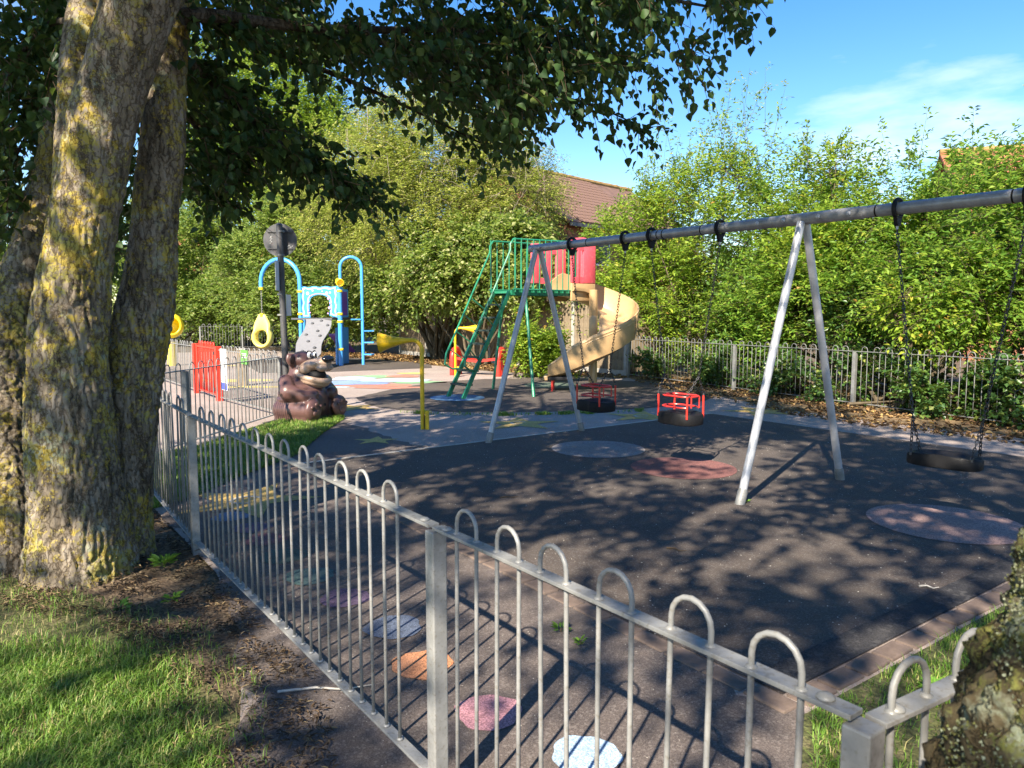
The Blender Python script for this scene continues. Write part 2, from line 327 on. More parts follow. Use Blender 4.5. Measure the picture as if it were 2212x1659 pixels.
M['litter'] = leaf_mat('leaf_litter', [(0, (.07, .042, .022)), (.4, (.16, .09, .04)), (.8, (.30, .18, .075)), (1, (.42, .30, .11))], .12, .8, (.3, .15, .05))

# ------------------------------------------------------------------ ground and surfaces
def rough_poly(poly, step=.25, amp=.05):
    out = []; n = len(poly)
    for i in range(n):
        a = np.array(poly[i][:2], float); b = np.array(poly[(i + 1) % n][:2], float); L = np.linalg.norm(b - a); k = max(1, int(L / step)); nr = np.array([-(b - a)[1], (b - a)[0]]) / (L + 1e-9)
        for j in range(k):
            q = a + (b - a) * j / k; out.append(tuple(q + nr * amp * (mnoise.noise(Vector((q[0] * 3, q[1] * 3, 1.7))) + .5 * mnoise.noise(Vector((q[0] * 9, q[1] * 9, 4)))) * (1 if j else .3)))
    return out
def struct(o): return tag(o, kind='structure')
def sheet(name, poly, z, mat, parent=None, sub=None):
    V = [[p[0], p[1], z] for p in poly]
    return link(name, np_mesh(name, np.array(V) - (root_loc(parent) if parent else 0), [list(range(len(V)))], mat), parent)
def ccw(p):
    a = sum(p[i][0] * p[(i + 1) % len(p)][1] - p[(i + 1) % len(p)][0] * p[i][1] for i in range(len(p)))
    return p if a > 0 else p[::-1]
def blob_poly(c, rx, n=40, jit=.03, ry=None, rot=0.0):
    ry = ry or rx; ph = rng.uniform(0, 6.28, 4); out = []
    for i in range(n):
        a = 2 * math.pi * i / n; k = 1 + jit * (math.sin(3 * a + ph[0]) + .6 * math.sin(5 * a + ph[1]) + .5 * math.sin(9 * a + ph[2]))
        x, y = rx * k * math.cos(a), ry * k * math.sin(a)
        out.append((c[0] + x * math.cos(rot) - y * math.sin(rot), c[1] + x * math.sin(rot) + y * math.cos(rot)))
    return out
ground = struct(sheet('ground', [(-700, -700), (700, -700), (700, 900), (-700, 900)], -0.012, M['soil']))
asphalt = struct(sheet('asphalt_path', ccw([(-14, 9), (-3.9, 7.2), (-1.78, 4.32), (-1.32, 3.5), (-1.05, 2.72), (-.85, 2.2), (-.9, 1.0), (0.3, -.3), (9, 4), (7.2, 8.9), (2.8, 17.6), (-4.3, 27.4), (-10, 30), (-22, 24)]), 0.0, M['asphalt']))
# fence corner points
PC = np.array([0.575, 1.150, 0]); P1 = np.array([-0.236, 2.235, 0]); PL = np.array([-2.06, 4.70, 0]); PK = np.array([-3.84, 7.30, 0]); PS = np.array([-3.43, 10.9, 0])
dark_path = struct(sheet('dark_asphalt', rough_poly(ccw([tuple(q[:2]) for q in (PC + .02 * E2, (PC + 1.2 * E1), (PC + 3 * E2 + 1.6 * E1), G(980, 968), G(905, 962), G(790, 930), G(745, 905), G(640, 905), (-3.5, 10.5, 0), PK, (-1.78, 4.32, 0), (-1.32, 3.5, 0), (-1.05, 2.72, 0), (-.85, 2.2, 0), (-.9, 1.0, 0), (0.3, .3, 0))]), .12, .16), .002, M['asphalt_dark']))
# swing surface: a rectangle along E1 / E2 with brick edging
RD = np.array([1.105, 2.886, 0]); RA = RD + 5.65 * E2; RB = RA + 6.5 * E1; RC = RD + 6.5 * E1
rubber = struct(sheet('rubber_surface', [RD, RC, RB, RA], 0.006, M['rubber']))
sheet('tar_strip', [RD + .01 * E1, RC, RC + .17 * E2, RD + .17 * E2], 0.010, M['tarstrip'], rubber)
edging = struct(link('brick_edging', MB().box((RD + RA) / 2 - .075 * E1 + np.array([0, 0, -.02]), (5.6, .13, .03), [E2, E1, UP]).mesh('brick_edging', M['soil'])))
bm_ = MB().box((0, 0, 0), (.205, .105, .05), None, .008); brick_me = bm_.mesh('brick', M['brick_kerb'])
def bricks(a, d, n, pitch):
    for i in range(n):
        c = a + d * (pitch * (i + .5)) + np.array([0, 0, -.014 + rng.uniform(-.004, .004)])
        link('brick', brick_me, edging, c, (rng.normal(0, .012), rng.normal(0, .012), math.atan2(d[1], d[0]) + rng.normal(0, .02)), (rng.uniform(.96, 1.0), rng.uniform(.95, 1.05), 1))
bricks(RD - .065 * E1 - .1 * E2, E2, 27, .215); bricks(RD - .065 * E2, E1, 26, .215)
far_kerb = struct(MB().box((RA + RB) / 2 + .03 * E2 + np.array([0, 0, -.02]), (6.6, .05, .06), [E1, E2, UP], .006).build('concrete_edging', M['concrete']))
# slide surface
SLIDE_POLY = [G(767, 859), G(800, 876), G(858, 886), G(960, 890), G(1077, 891), G(1250, 889), G(1400, 882), G(1500, 872), G(1545, 858), G(1520, 845), G(1440, 830), G(1340, 822), G(1180, 817), G(1045, 819), G(940, 826), G(858, 839)]
rubber2 = struct(sheet('rubber_slide_pad', rough_poly(ccw([tuple(p[:2]) for p in SLIDE_POLY]), .15, .06), 0.006, M['rubber']))
rubber3 = struct(sheet('rubber_climber_pad', ccw([tuple(G(*q)[:2]) for q in ((560, 806), (700, 804), (933, 795), (930, 782), (800, 772), (640, 772), (520, 782))]), 0.006, M['rubber']))
def spot(name, parent, u, v, r, mat, z=.010, jit=.03, label=None, ry=None):
    c = G(u, v); o = sheet(name, blob_poly(c, r, 44, jit, ry), z, M[mat], parent)
    if label: o['label'] = label
    return o
spot('painted_circle', rubber, 1292, 971, .53, 'p_grey', jit=.004, label='grey rubber circle near the far swing frame')
spot('painted_circle', rubber, 1476, 1012, .52, 'p_red', jit=.004, label='dull red rubber circle under the middle of the swings')
spot('painted_circle', rubber, 2042, 1131, .53, 'p_rose', jit=.004, label='faded rose rubber circle under the right swing')
spot('painted_circle', rubber2, 988, 860, .50, 'p_blue', jit=.004, label='blue rubber circle at the foot of the ladder')
spot('painted_circle', rubber2, 1195, 833, .62, 'p_green', jit=.004, label='grey green rubber circle at the slide exit')
for u, v, r, m, t in ((498, 1117, .135, 's_bluegrey', 'blue grey'), (545, 1141, .135, 's_plum', 'dark plum'), (574, 1166, .14, 's_maroon', 'maroon'), (613, 1202, .148, 's_green', 'dark green'), (668, 1246, .145, 's_teal', 'teal'), (745, 1293, .135, 's_purple', 'purple'), (850, 1356, .14, 's_blue', 'slate blue'), (912, 1437, .135, 's_orange', 'orange'), (1055, 1540, .13, 's_pink', 'pink'), (1265, 1634, .122, 's_sky', 'pale blue')):
    spot('stepping_spot', asphalt, u, v, r, m, .006, .05, t + ' painted stepping spot')
def star(c, r, rot, label, white=True):
    pts = []
    for i in range(10):
        a = rot + i * math.pi / 5; k = r if i % 2 == 0 else r * .40
        pts.append((c[0] + k * math.cos(a), c[1] + k * math.sin(a)))
    o = sheet('painted_star', ccw(pts), .006, M['star'], asphalt); o['label'] = label
    if white:
        mb = MB(); th = np.linspace(0.6, 5.2, 15); rr = r * .16
        for i in range(14):
            q = [(c[0] + k * math.cos(a), c[1] + k * math.sin(a), .010) for k, a in ((rr, th[i]), (rr * 1.35, th[i]), (rr * 1.35, th[i + 1]), (rr, th[i + 1]))]
            mb.add(q, [[0, 1, 2, 3]])
        mb.build('painted_letter', M['starwhite'], o)
star(G(1122, 915), .62, .35, 'yellow star between the far swing legs'); star(G(1388, 900), .62, .1, 'yellow star behind the baby swings')
star(G(1640, 889), .60, .5, 'worn yellow star by the right fence'); star(G(532, 1082), .62, .2, 'yellow star behind the near railings')
star(G(758, 881), .55, .9, 'yellow star beside the bear', False); star(G(812, 952), .30, .4, 'faint worn yellow star', False)
for u, v, rx, ry, m in ((735, 828, 1.0, .5, 'm_blue'), (800, 832, .9, .35, 'm_red'), (850, 822, .9, .4, 'm_sky'), (760, 818, .5, .5, 'm_sky'), (800, 814, .6, .35, 'm_green'), (870, 813, .4, .3, 'm_red'), (905, 826, .6, .3, 'm_green'), (840, 838, .7, .2, 'm_red'), (700, 836, .5, .25, 'm_sky'), (890, 807, .35, .25, 'm_yellow')):
    spot('painted_map_patch', asphalt, u, v, rx, m, .004 + .002 * rng.integers(0, 3), .12, None, ry)
for u, v, rx, ry, m in ((505, 822, .9, .35, 'm_yellow'), (545, 836, .8, .2, 'm_yellow'), (560, 790, .9, .3, 'm_yellow'), (590, 776, .6, .3, 'm_sky')):
    spot('painted_map_patch', asphalt, u, v, rx, m, .004, .1, None, ry)
# lawn, worn soil and litter beds
lawn = struct(sheet('lawn', ccw([(-9, 5.8), (-4.2, 6.3), (-2.75, 4.3), (-2.1, 3.75), (-1.55, 3.3), (-1.05, 2.72), (-.85, 2.2), (-.9, 1), (-9, -1)]), -.003, M['lawnsoil']))
verge = struct(sheet('grass_verge', ccw([tuple(G(*q)[:2]) for q in ((330, 1100), (420, 1075), (520, 1030), (640, 985), (700, 935), (745, 905), (735, 890), (600, 912), (420, 968), (330, 985))]), .006, M['lawnsoil']))
corner_grass = struct(sheet('grass_corner', ccw([tuple(x[:2]) for x in (PC + .05 * E1 + .04 * E2, RD - .14 * E2 - .12 * E1, RC - .14 * E2, PC + 6.4 * E1 + .04 * E2)]), .006, M['lawnsoil']))
litter_bed = struct(sheet('leaf_litter_bed', ccw([tuple(G(*q)[:2]) for q in ((1360, 818), (1440, 836), (1560, 858), (1700, 885), (1900, 912), (2212, 945), (2400, 965), (2400, 880), (2100, 860), (1850, 838), (1600, 822), (1400, 812))]), .005, M['litterbed']))
litter_bed2 = struct(sheet('leaf_litter_strip', ccw([(2.6, 17.35), (1.2, 18.2), (-.4, 19.2), (-2.3, 21.6), (-4.4, 24.2), (-8, 26.5), (-8, 29), (-5, 28.4), (2.85, 17.75)]), .005, M['litterbed']))

# ------------------------------------------------------------------ bow-top fences
def hoop_mesh(name, s, zb, zr, top, r, mat, seg=8, arc=9):
    a = np.linspace(np.pi, 0, arc); rr = s / 2
    pts = [(-rr, 0, zb), (-rr, 0, (zb + zr) / 2), (-rr, 0, top - rr)] + [(rr * math.cos(t), 0, top - rr + rr * math.sin(t)) for t in a[1:-1]] + [(rr, 0, top - rr), (rr, 0, (zb + zr) / 2), (rr, 0, zb)]
    mb = MB().tube(pts, r, seg)
    if seg > 6:                            # weld beads where the bars pass through the rails
        for x in (-rr, rr):
            for z in (zr + .006, zb + .007): mb.lathe([(r * .9, .004), (r * 1.7, .0015), (r * 1.9, -.002)], (x, 0, z), (0, 0, 1), 8, cap=False)
    return mb.mesh(name, mat, 'all')
def fence(posts, label, mat, s=.105, r=.0063, seg=8, rail=.9, top=.985, zb=.075, post_w=.06, counts=None, post_mask=None, group=None, rail_w=.04, collars=False, off0=None):
    f = thing('bow_top_fence', posts[0], label, 'fence', group)
    hm = hoop_mesh('hoop_bar', s, zb + .003, rail, top, r, mat, seg, 9 if seg > 6 else 6)
    pm = MB().box((0, 0, (rail - .012) / 2 - .05), (post_w, post_w, rail - .012 + .1), None, .004).lathe([(.0, 0), (.007, .001), (.007, .002)], (post_w / 2 + .0004, 0, rail - .08), (1, 0, 0), 10).mesh('post', mat)
    for i, p in enumerate(posts):
        if post_mask and not post_mask[i]: continue
        q = posts[min(i + 1, len(posts) - 1)] - posts[max(i - 1, 0)] if 0 < i < len(posts) - 1 else (posts[1] - posts[0] if i == 0 else posts[-1] - posts[-2])
        link('post', pm, f, p, (0, 0, math.atan2(q[1], q[0])))
    for i in range(len(posts) - 1):
        a, b = posts[i], posts[i + 1]; d = b - a; L = np.linalg.norm(d); d = d / L; side = np.cross(UP, d); ang = math.atan2(d[1], d[0])
        a2, b2 = a + d * .012, b - d * .012
        MB().bar(a2 + UP * rail, b2 + UP * rail, rail_w, .010, side, .0015).build('top_rail', mat, f)
        MB().bar(a2 + UP * zb + d * post_w * .5, b2 + UP * zb - d * post_w * .5, rail_w, .010, side, .0015).build('bottom_rail', mat, f)
        n = counts[i] if counts and counts[i] else int((L - .06) // (2 * s)); off = (L - n * 2 * s) / 2 + s / 2 if off0 is None else off0
        for k in range(n):
            link('hoop_bar', hm, f, a + d * (off + 2 * s * k + s / 2), (rng.normal(0, .006), rng.normal(0, .006), ang + rng.normal(0, .02)))
        if collars:                       # bolt heads near the rail ends and a bent foot bracket under the bottom rail
            for c in (a2 + d * .055, b2 - d * .055):
                MB().lathe([(.016, 0), (.016, .003), (.010, .008), (.0, .010)], c + UP * (rail + .005), UP, 14).build('bolt', mat, f, 'all')
            c = (a + b) / 2 + d * .2
            MB().tube([c + UP * (zb - .004), c - side * .02 + UP * .05, c - side * .035 + UP * .0, c - side * .035 - UP * .04], .008, 8).build('foot_bracket', mat, f, 'all')
    return f
PE1 = PC + .035 * E1
mid = (PL + PK) / 2
fence([PC, P1, PL, PK], 'near pale galvanised hoop railings running from the bottom right past the trunk', M['galv'], s=.102, counts=[6, 13, 14], collars=True, post_w=.05)
EF = np.array([.86, .51, 0])
fence([PC + .02 * EF, PC + 2.6 * EF, PC + 5.2 * EF], 'short pale hoop railing behind the mossy trunk at bottom right', M['galv'], s=.102, post_mask=[0, 1, 1], collars=True, off0=.062, rail=.885, top=.968)
fence([PK, G(407, 968), PS], 'dark weathered hoop railings between the tree and the round sign pole', M['galv_old'], s=.102, post_mask=[0, 1, 1])
GJ1 = G(474.5, 866); GJ0 = G(426, 849); GL = G(340, 820); gd = GJ0 - GL; gd /= np.linalg.norm(gd)
fence([PS + .05 * gd * 0, GJ1 + .06 * (PS - GJ1) / np.linalg.norm(PS - GJ1)], 'pale hoop railings with notices between the red gate and the sign pole', M['galv'], s=.10, seg=6, post_mask=[0, 0])
fence([GJ0 - .06 * gd, GL, GL - 2.7 * gd], 'pale sunlit hoop railings left of the red gate', M['galv'], s=.10, seg=6, post_mask=[0, 1, 1])
F0 = np.array([2.80, 17.75, 0]); FD = np.array([.448, -.894, 0])
fence([F0, F0 + 3.55 * FD, F0 + 6.3 * FD, F0 + 9.05 * FD, F0 + 11.8 * FD], 'grey hoop railings in front of the right hedge, half sunk in ivy', M['galv_old'], s=.108, r=.0060, seg=6, rail=.92, top=1.0)
B0 = G(792, 752); B1 = G(395, 758); B1[1] = 31.5
fence([B0, B0 * .75 + B1 * .25, (B0 + B1) / 2, B0 * .25 + B1 * .75, B1], 'far hoop railings behind the hanging yellow pod', M['galv_old'], s=.12, seg=5, r=.010, rail=.95, top=1.05)
# red gate
gate = thing('gate', (GJ0 + GJ1) / 2, 'red steel self closing gate in the hoop railings', 'gate')
gv = (GJ1 - GJ0); gL = np.linalg.norm(gv); gv /= gL; gs = np.cross(UP, gv); ga = math.atan2(gv[1], gv[0])
pmg = MB().box((0, 0, .47), (.10, .10, .98), None, .006).mesh('jamb_post', M['red_gate'])
for p in (GJ0, GJ1): link('jamb_post', pmg, gate, p, (0, 0, ga))
MB().bar(GJ0 + gv * .16 + UP * .92, GJ1 - gv * .06 + UP * .92, .04, .03, gs).build('top_rail', M['red_gate'], gate)
MB().bar(GJ0 + gv * .16 + UP * .10, GJ1 - gv * .06 + UP * .10, .04, .03, gs).build('bottom_rail', M['red_gate'], gate)
MB().box(GJ0 + gv * .17 + UP * .5, (.07, .05, .9), [gv, gs, UP]).build('stile', M['red_gate'], gate)
hm = hoop_mesh('hoop_bar', .085, .11, .92, 1.02, .011, M['red_gate'], 6, 7)
for k in range(6): link('hoop_bar', hm, gate, GJ0 + gv * (.30 + k * (gL - .42) / 6 + .04), (0, 0, ga))
for z in (.2, .84): MB().box(GJ1 - gv * .075 + UP * z - gs * .03, (.08, .05, .06), [gv, gs, UP]).build('hinge', M['dark_hole'], gate)
# notices cable-tied on the railings by the gate
nd = (PS - GJ1); nd /= np.linalg.norm(nd); nn = np.array([-nd[1], nd[0], 0]); nn = nn if nn[1] < 0 else -nn
def notice(t, w, z0, z1, label, mat, lines, foot=None):
    c = GJ1 + nd * t + nn * .03; o = thing('notice_board', (c[0], c[1], z0), label, 'notice')
    MB().box(c + UP * (z0 + z1) / 2, (w, .008, z1 - z0), [nd, nn, UP]).build('panel', M[mat], o)
    for i in range(lines):
        z = z1 - .06 - i * (z1 - z0 - .14) / max(1, lines); ww = w * rng.uniform(.45, .8)
        MB().box(c + nn * .0055 + UP * z, (ww, .002, .012), [nd, nn, UP]).build('text_line', M['grey_panel'] if mat == 'white' else M['white'], o)
    if foot: MB().box(c + nn * .0065 + UP * (z0 + .07), (w * .96, .003, .12), [nd, nn, UP]).build('footer', M[foot], o)
notice(.36, .30, .22, .93, 'white notice with blue foot tied to the railings beside the red gate', 'white', 7, 'notice_blue')
notice(1.35, .30, .72, .95, 'small green notice tied to the pale railings', 'notice_green', 3)
tp = G(526, 833); o = thing('timber_post', tp, 'short weathered timber post behind the railings right of the red gate', 'post')
MB().box(tp + UP * .36, (.17, .15, .82), None, .012).build('post', M['wood'], o); MB().box(tp + UP * .775, (.19, .17, .03), None, .006).build('cap', M['concrete'], o)

# ------------------------------------------------------------------ swing frame
n0, n1 = G(1598, 1090), G(1815, 1037); f0, f1 = G(1055, 957), G(1257, 931)
ap_n = (n0 + n1) / 2; ap_f = (f0 + f1) / 2; bd = ap_n - ap_f; bd /= np.linalg.norm(bd)
BH = 2.34
sw = thing('swing_frame', ap_n, 'grey steel swing frame with long top beam and two A frames', 'swing frame')
def bpt(t): return ap_f + bd * t + UP * BH          # t metres along the beam from the far A frame
MB().tube([bpt(-.14), bpt(-.1), bpt(2.0), bpt(5.0), bpt(8.6)], .047, 18).build('top_beam', M['beam'], sw, True)
for p0, p1, ap in ((n0, n1, ap_n), (f0, f1, ap_f)):
    for p in (p0, p1):
        d = ap - p; d = d / np.linalg.norm(d); t = ap + UP * (BH - .03) - d * .035
        q = p - (t - p) * .02
        MB().tube([q, q * .5 + t * .5, t], .034, 14).build('leg', M['leg_steel'], sw, True)
        MB().lathe([(.040, -.01), (.042, .10), (.036, .13), (.036, .10)], p, (t - p), 14).build('leg_foot', M['galv_old'], sw, True)
LB = np.linalg.norm(ap_n - ap_f); sideb = np.cross(UP, bd)
for t in (LB - .42, LB - .16, LB + .16, LB + .42, -.06, .10):
    sgn = -1 if (sideb @ np.array([0, 1, 0])) > 0 else 1
    MB().lathe([(.019, 0), (.019, .010), (.010, .014), (.010, .024), (.0, .025)], bpt(t) + sideb * sgn * .045, sideb * sgn, 6).build('bolt', M['leg_steel'], sw)
MB().tube([bpt(LB - .55), bpt(LB + .52)], .0495, 18).build('beam_sleeve', M['beam'], sw, True)
for t in (.9, 1.95, 2.02, 2.5, LB + .62, LB + 1.55, LB + 2.05):
    MB().tube([bpt(t), bpt(t + .012)], .0482, 18).build('beam_band', M['black_rubber'], sw, True)
# chain link: stretched torus
def link_mesh():
    mb = MB(); pts = []
    for i in range(14):
        a = 2 * math.pi * i / 14; x, z = .0088 * math.cos(a), .0088 * math.sin(a); z += .0105 * (1 if z > 0 else -1); pts.append((x, 0, z))
    mb.tube(pts, .0036, 5, closed=True); return mb.mesh('chain_link', M['chain'], 'all')
LM = link_mesh()
def chain(root, a, b, name='chain'):
    a, b = np.array(a), np.array(b); d = a - b; L = np.linalg.norm(d); n = max(2, int(round(L / .030))); d = d / L
    p = link(name, MB().tube([a, a - d * .012], .006, 6).mesh(name, M['chain'], False, root_loc(root)), root)
    q = Vector(d).to_track_quat('Z', 'Y')
    for i in range(n):
        c = b + d * (L * (i + .5) / n)
        e = (q @ Matrix.Rotation(R(45 + 90 * (i % 2)) + random.uniform(-.15, .15), 3, 'Z').to_quaternion()).to_euler()
        link('chain_link', LM, p, c, e, (1, 1, L / n / .030))
    return p
def hanger(root, t):
    c = bpt(t); mb = MB(); pts = [c + .068 * (math.cos(a) * sideb + math.sin(a) * UP) for a in np.linspace(0, 2 * math.pi, 20, endpoint=False)]
    mb.tube(pts, .017, 8, closed=True)
    prof = [(-.045, -.055), (.045, -.055), (.020, -.13), (-.020, -.13)]
    P = [c + sideb * x + UP * z + bd * y for y in (-.015, .015) for x, z in prof]
    mb.add(P, [[0, 1, 2, 3], [7, 6, 5, 4], [0, 4, 5, 1], [1, 5, 6, 2], [2, 6, 7, 3], [3, 7, 4, 0]])
    mb.build('hanger_ring', M['black_rubber'], root, True)
    MB().tube([c - UP * .125, c - UP * .155], .009, 8).build('hanger_eye', M['leg_steel'], root, True)
    return c - UP * .16
def seat_outline(w, d, n=48):
    out = []
    for i in range(n):
        a = 2 * math.pi * i / n; c, s_ = math.cos(a), math.sin(a); e = .74
        x = w / 2 * math.copysign(abs(c) ** e, c); y = d / 2 * math.copysign(abs(s_) ** e, s_)
        y *= 1 - .16 * math.exp(-((x) / (w * .10)) ** 2); out.append((x, y))
    return np.array(out)
def swing(t0, t1, zseat, cradle, label, yaw=0.0):
    mid = ap_f + bd * (t0 + t1) / 2; root = thing('cradle_swing' if cradle else 'flat_swing', (mid[0], mid[1], zseat), label, 'swing', 'swings hanging from the frame')
    w, dp, th = (.46, .34, .11) if cradle else (.50, .26, .085)
    ax = bd * math.cos(yaw) + sideb * math.sin(yaw); ay = np.cross(UP, ax)
    O = seat_outline(w, dp); n = len(O); mb = MB(); rings = []
    for k, z in ((.90, -.5), (.98, -.44), (1.0, -.30), (1.0, .25), (.95, .44), (.84, .5), (.60, .40), (.3, .26)):
        zz = z * th
        rings.append(np.array([mid + ax * x * k + ay * y * k + UP * (zseat + zz + (.020 * abs(math.sin(math.atan2(y, x) * 1.0)) if z > .2 else 0)) for x, y in O]))
    V = np.concatenate(rings); F = [[i * n + k, i * n + (k + 1) % n, (i + 1) * n + (k + 1) % n, (i + 1) * n + k] for i in range(len(rings) - 1) for k in range(n)]
    F.append(list(range(n))[::-1]); F.append([(len(rings) - 1) * n + k for k in range(n)])
    mb.add(V, F).build('seat', M['black_rubber'], root, True)
    corners = [mid + ax * sx * w * .40 + ay * sy * dp * .36 for sx in (-1, 1) for sy in (-1, 1)]
    if cradle:
        cg = []; zt = zseat + th / 2
        ringpts = lambda z, k: [mid + ax * x * .80 + ay * y * .74 + UP * z for x, y in O[::2]]
        MB().tube(ringpts(zt + .175, 0), .009, 8, closed=True).build('cage_ring', M['red'], root, True)
        MB().tube(ringpts(zt + .065, 0)[2:-1], .009, 8).build('cage_ring', M['red'], root, True)
        for c in corners: MB().tube([c + UP * (zt - .04), c + UP * (zt + .185)], .0105, 8).build('cage_post', M['red'], root, True)
        for k in (-.06, .06): MB().tube([mid + ax * (w * .40) + ay * k + UP * (zt + .065), mid + ax * (w * .40) + ay * k + UP * (zt + .175)], .007, 6).build('cage_bar', M['red'], root, True)
        zc = zt + .185; yk = .19
    else: zc = zseat + th / 2 - .012; yk = .27
    for t, sx in ((t0, -1), (t1, 1)):
        top = hanger(root, t); cs = [c for c in corners if (c - mid) @ ax * sx > 0]
        jn = (cs[0] + cs[1]) / 2 + ax * sx * (.01); jn = jn + UP * (zc + yk); jn[:2] += (top[:2] - jn[:2]) * .10
        chain(root, top, jn)
        for c in cs:
            chain(root, jn, c + UP * (zc + .012), 'chain_leg')
            MB().lathe([(.012, 0), (.010, .018), (.0, .02)], c + UP * zc, UP, 8).build('chain_stud', M['chain'], root)
def tb(u, v=None):      # beam parameter seen at column u
    lo, hi = -1.0, 8.0
    for _ in range(50):
        m_ = (lo + hi) / 2; p = bpt(m_); rr = 1106 + FPX * p[0] / (p[1] * math.cos(PITCH) - (p[2] - CAM_H) * math.sin(PITCH))
        if rr < u: lo = m_
        else: hi = m_
    return lo
SWT = [tb(1236), tb(1351), tb(1408), tb(1556), tb(1940), tb(2222)]
swing(SWT[0], SWT[1], .50, True, 'black baby swing with red cage hanging nearest the far A frame')
swing(SWT[2], SWT[3], .50, True, 'black baby swing with red cage hanging next to the near A frame')
swing(SWT[4], SWT[5], .47, False, 'black flat rubber swing seat hanging at the right edge', .1)
print('SWT', SWT, 'LB', LB, 'apn', ap_n, 'apf', ap_f)

# ------------------------------------------------------------------ slide with green ladder platform
U = np.array([.78, .625, 0]); U /= np.linalg.norm(U); Vv = np.array([U[1], -U[0], 0])      # deck axis, towards the viewer
SZ = 1.96; d0 = np.array([0.0, 14.2, 0]); DL, DW = 1.70, .60                              # near-left deck corner
slide = thing('spiral_slide', (0.2, 14.4, 0), 'tan spiral slide with pink hood and green ladder platform', 'slide')
def dk(a, b, z): return d0 + U * a - Vv * b + UP * z
MB().bar(dk(0, DW / 2, SZ - .02), dk(DL, DW / 2, SZ - .02), DW, .04, Vv).build('deck', M['green'], slide)
for b in (0, DW): MB().bar(dk(-.02, b, SZ - .03), dk(DL, b, SZ - .03), .10, .03, UP).build('deck_beam', M['green'], slide)
for (a, b), foot in (((.35, .02), G(1153, 858)), ((.25, DW - .02), G(1065, 841))):
    MB().tube([foot, dk(a, b, SZ - .05)], .030, 10).build('leg', M['green'], slide, True)
# ladder
lb = [G(978, 858), G(1000, 863)]; lt = [dk(-.02, DW - .06, SZ - .02), dk(-.02, .06, SZ - .02)]
lb[0] = lb[1] + (lt[0] - lt[1])
for a, b in zip(lb, lt): MB().bar(a, b, .085, .03, UP).build('stringer', M['green'], slide)
for k in range(1, 8):
    q = k / 8; a = lb[0] + (lt[0] - lb[0]) * q; b = lb[1] + (lt[1] - lb[1]) * q
    MB().box((a + b) / 2, (np.linalg.norm(b - a), .17, .03), [(b - a) / np.linalg.norm(b - a), np.cross(UP, (b - a) / np.linalg.norm(b - a)), UP]).build('tread', M['tread'], slide)
def rail_pts(side_b, lbp, ltp):
    out = -Vv * (.10 if side_b > .3 else -.06); dirL = (ltp - lbp) / np.linalg.norm(ltp - lbp)
    p1 = lbp + (ltp - lbp) * .26; nrm = np.cross(np.cross(dirL, UP), dirL); nrm /= np.linalg.norm(nrm)
    h0 = p1 + nrm * .42 - dirL * .02 + out; h1 = ltp + UP * .78 + out - U * .02; h2 = ltp + UP * 1.0 + out + U * .06
    far = dk(DL * (.92), side_b, SZ + 1.0) + out
    return [p1, p1 + nrm * .15 - dirL * .10 + out * .5, p1 + nrm * .34 - dirL * .12 + out, h0 + dirL * .08, h0 + dirL * .4, h1, h1 + UP * .12, h2, h2 + U * .1, far - U * .08, far, far - UP * .06 + U * .04, far - UP * .95 + U * .04, dk(DL * .96, side_b, SZ)], out, dirL, nrm, h0, h1
for sb, a, b in ((DW, lb[0], lt[0]), (0.0, lb[1], lt[1])):
    pts, out, dirL, nrm, h0, h1 = rail_pts(sb, a, b)
    MB().tube(pts, .019, 8).build('handrail', M['green'], slide, True)
    for q in (.34, .50, .66, .82):
        w = a + (b - a) * q; hgt = h0 + (h1 - h0) * ((w - h0) @ dirL / ((h1 - h0) @ dirL))
        MB().tube([w, hgt], .012, 6).build('baluster', M['green'], slide, True)
    for k in range(11):
        x = .03 + k * (DL * .90) / 10; p = dk(x, sb, 0) + out
        MB().tube([p + UP * (SZ - .02), p + UP * (SZ + 1.0)], .0125 if k else .017, 6).build('baluster', M['green'], slide, True)
    MB().tube([dk(-.02, sb, SZ + .03) + out, dk(DL * .95, sb, SZ + .03) + out], .016, 8).build('lower_rail', M['green'], slide, True)
# chute: start heading along U, clockwise round the post, straight run out to the left
CC = np.array([1.66, 15.16, 0]); CR = .58
p_s = CC + CR * np.array([-U[1], U[0], 0]); path = []; head = []
th0 = math.atan2(U[0], -U[1]); zt, ze = SZ - .03, .40
for t in np.linspace(0, 1, 4)[:-1]: path.append(p_s - U * .42 * (1 - t)); head.append(U)
for t in np.linspace(0, 1, 44):
    a = th0 + (R(-97) - th0) * t; path.append(CC + CR * np.array([math.cos(a), math.sin(a), 0])); head.append(np.array([math.sin(a), -math.cos(a), 0]))
last = path[-1]; hl = head[-1]
for t in (.12, .25, .4, .56, .72, .86): path.append(last + hl * t); head.append(hl)
path = np.array(path); head = np.array(head); arc = np.concatenate([[0], np.cumsum(np.linalg.norm(np.diff(path, axis=0), axis=1))]); arc /= arc[-1]
zz = np.interp(arc, [0, .10, .2, .80, .93, 1], [zt, zt - .02, zt - .16, .52, .34, .30])
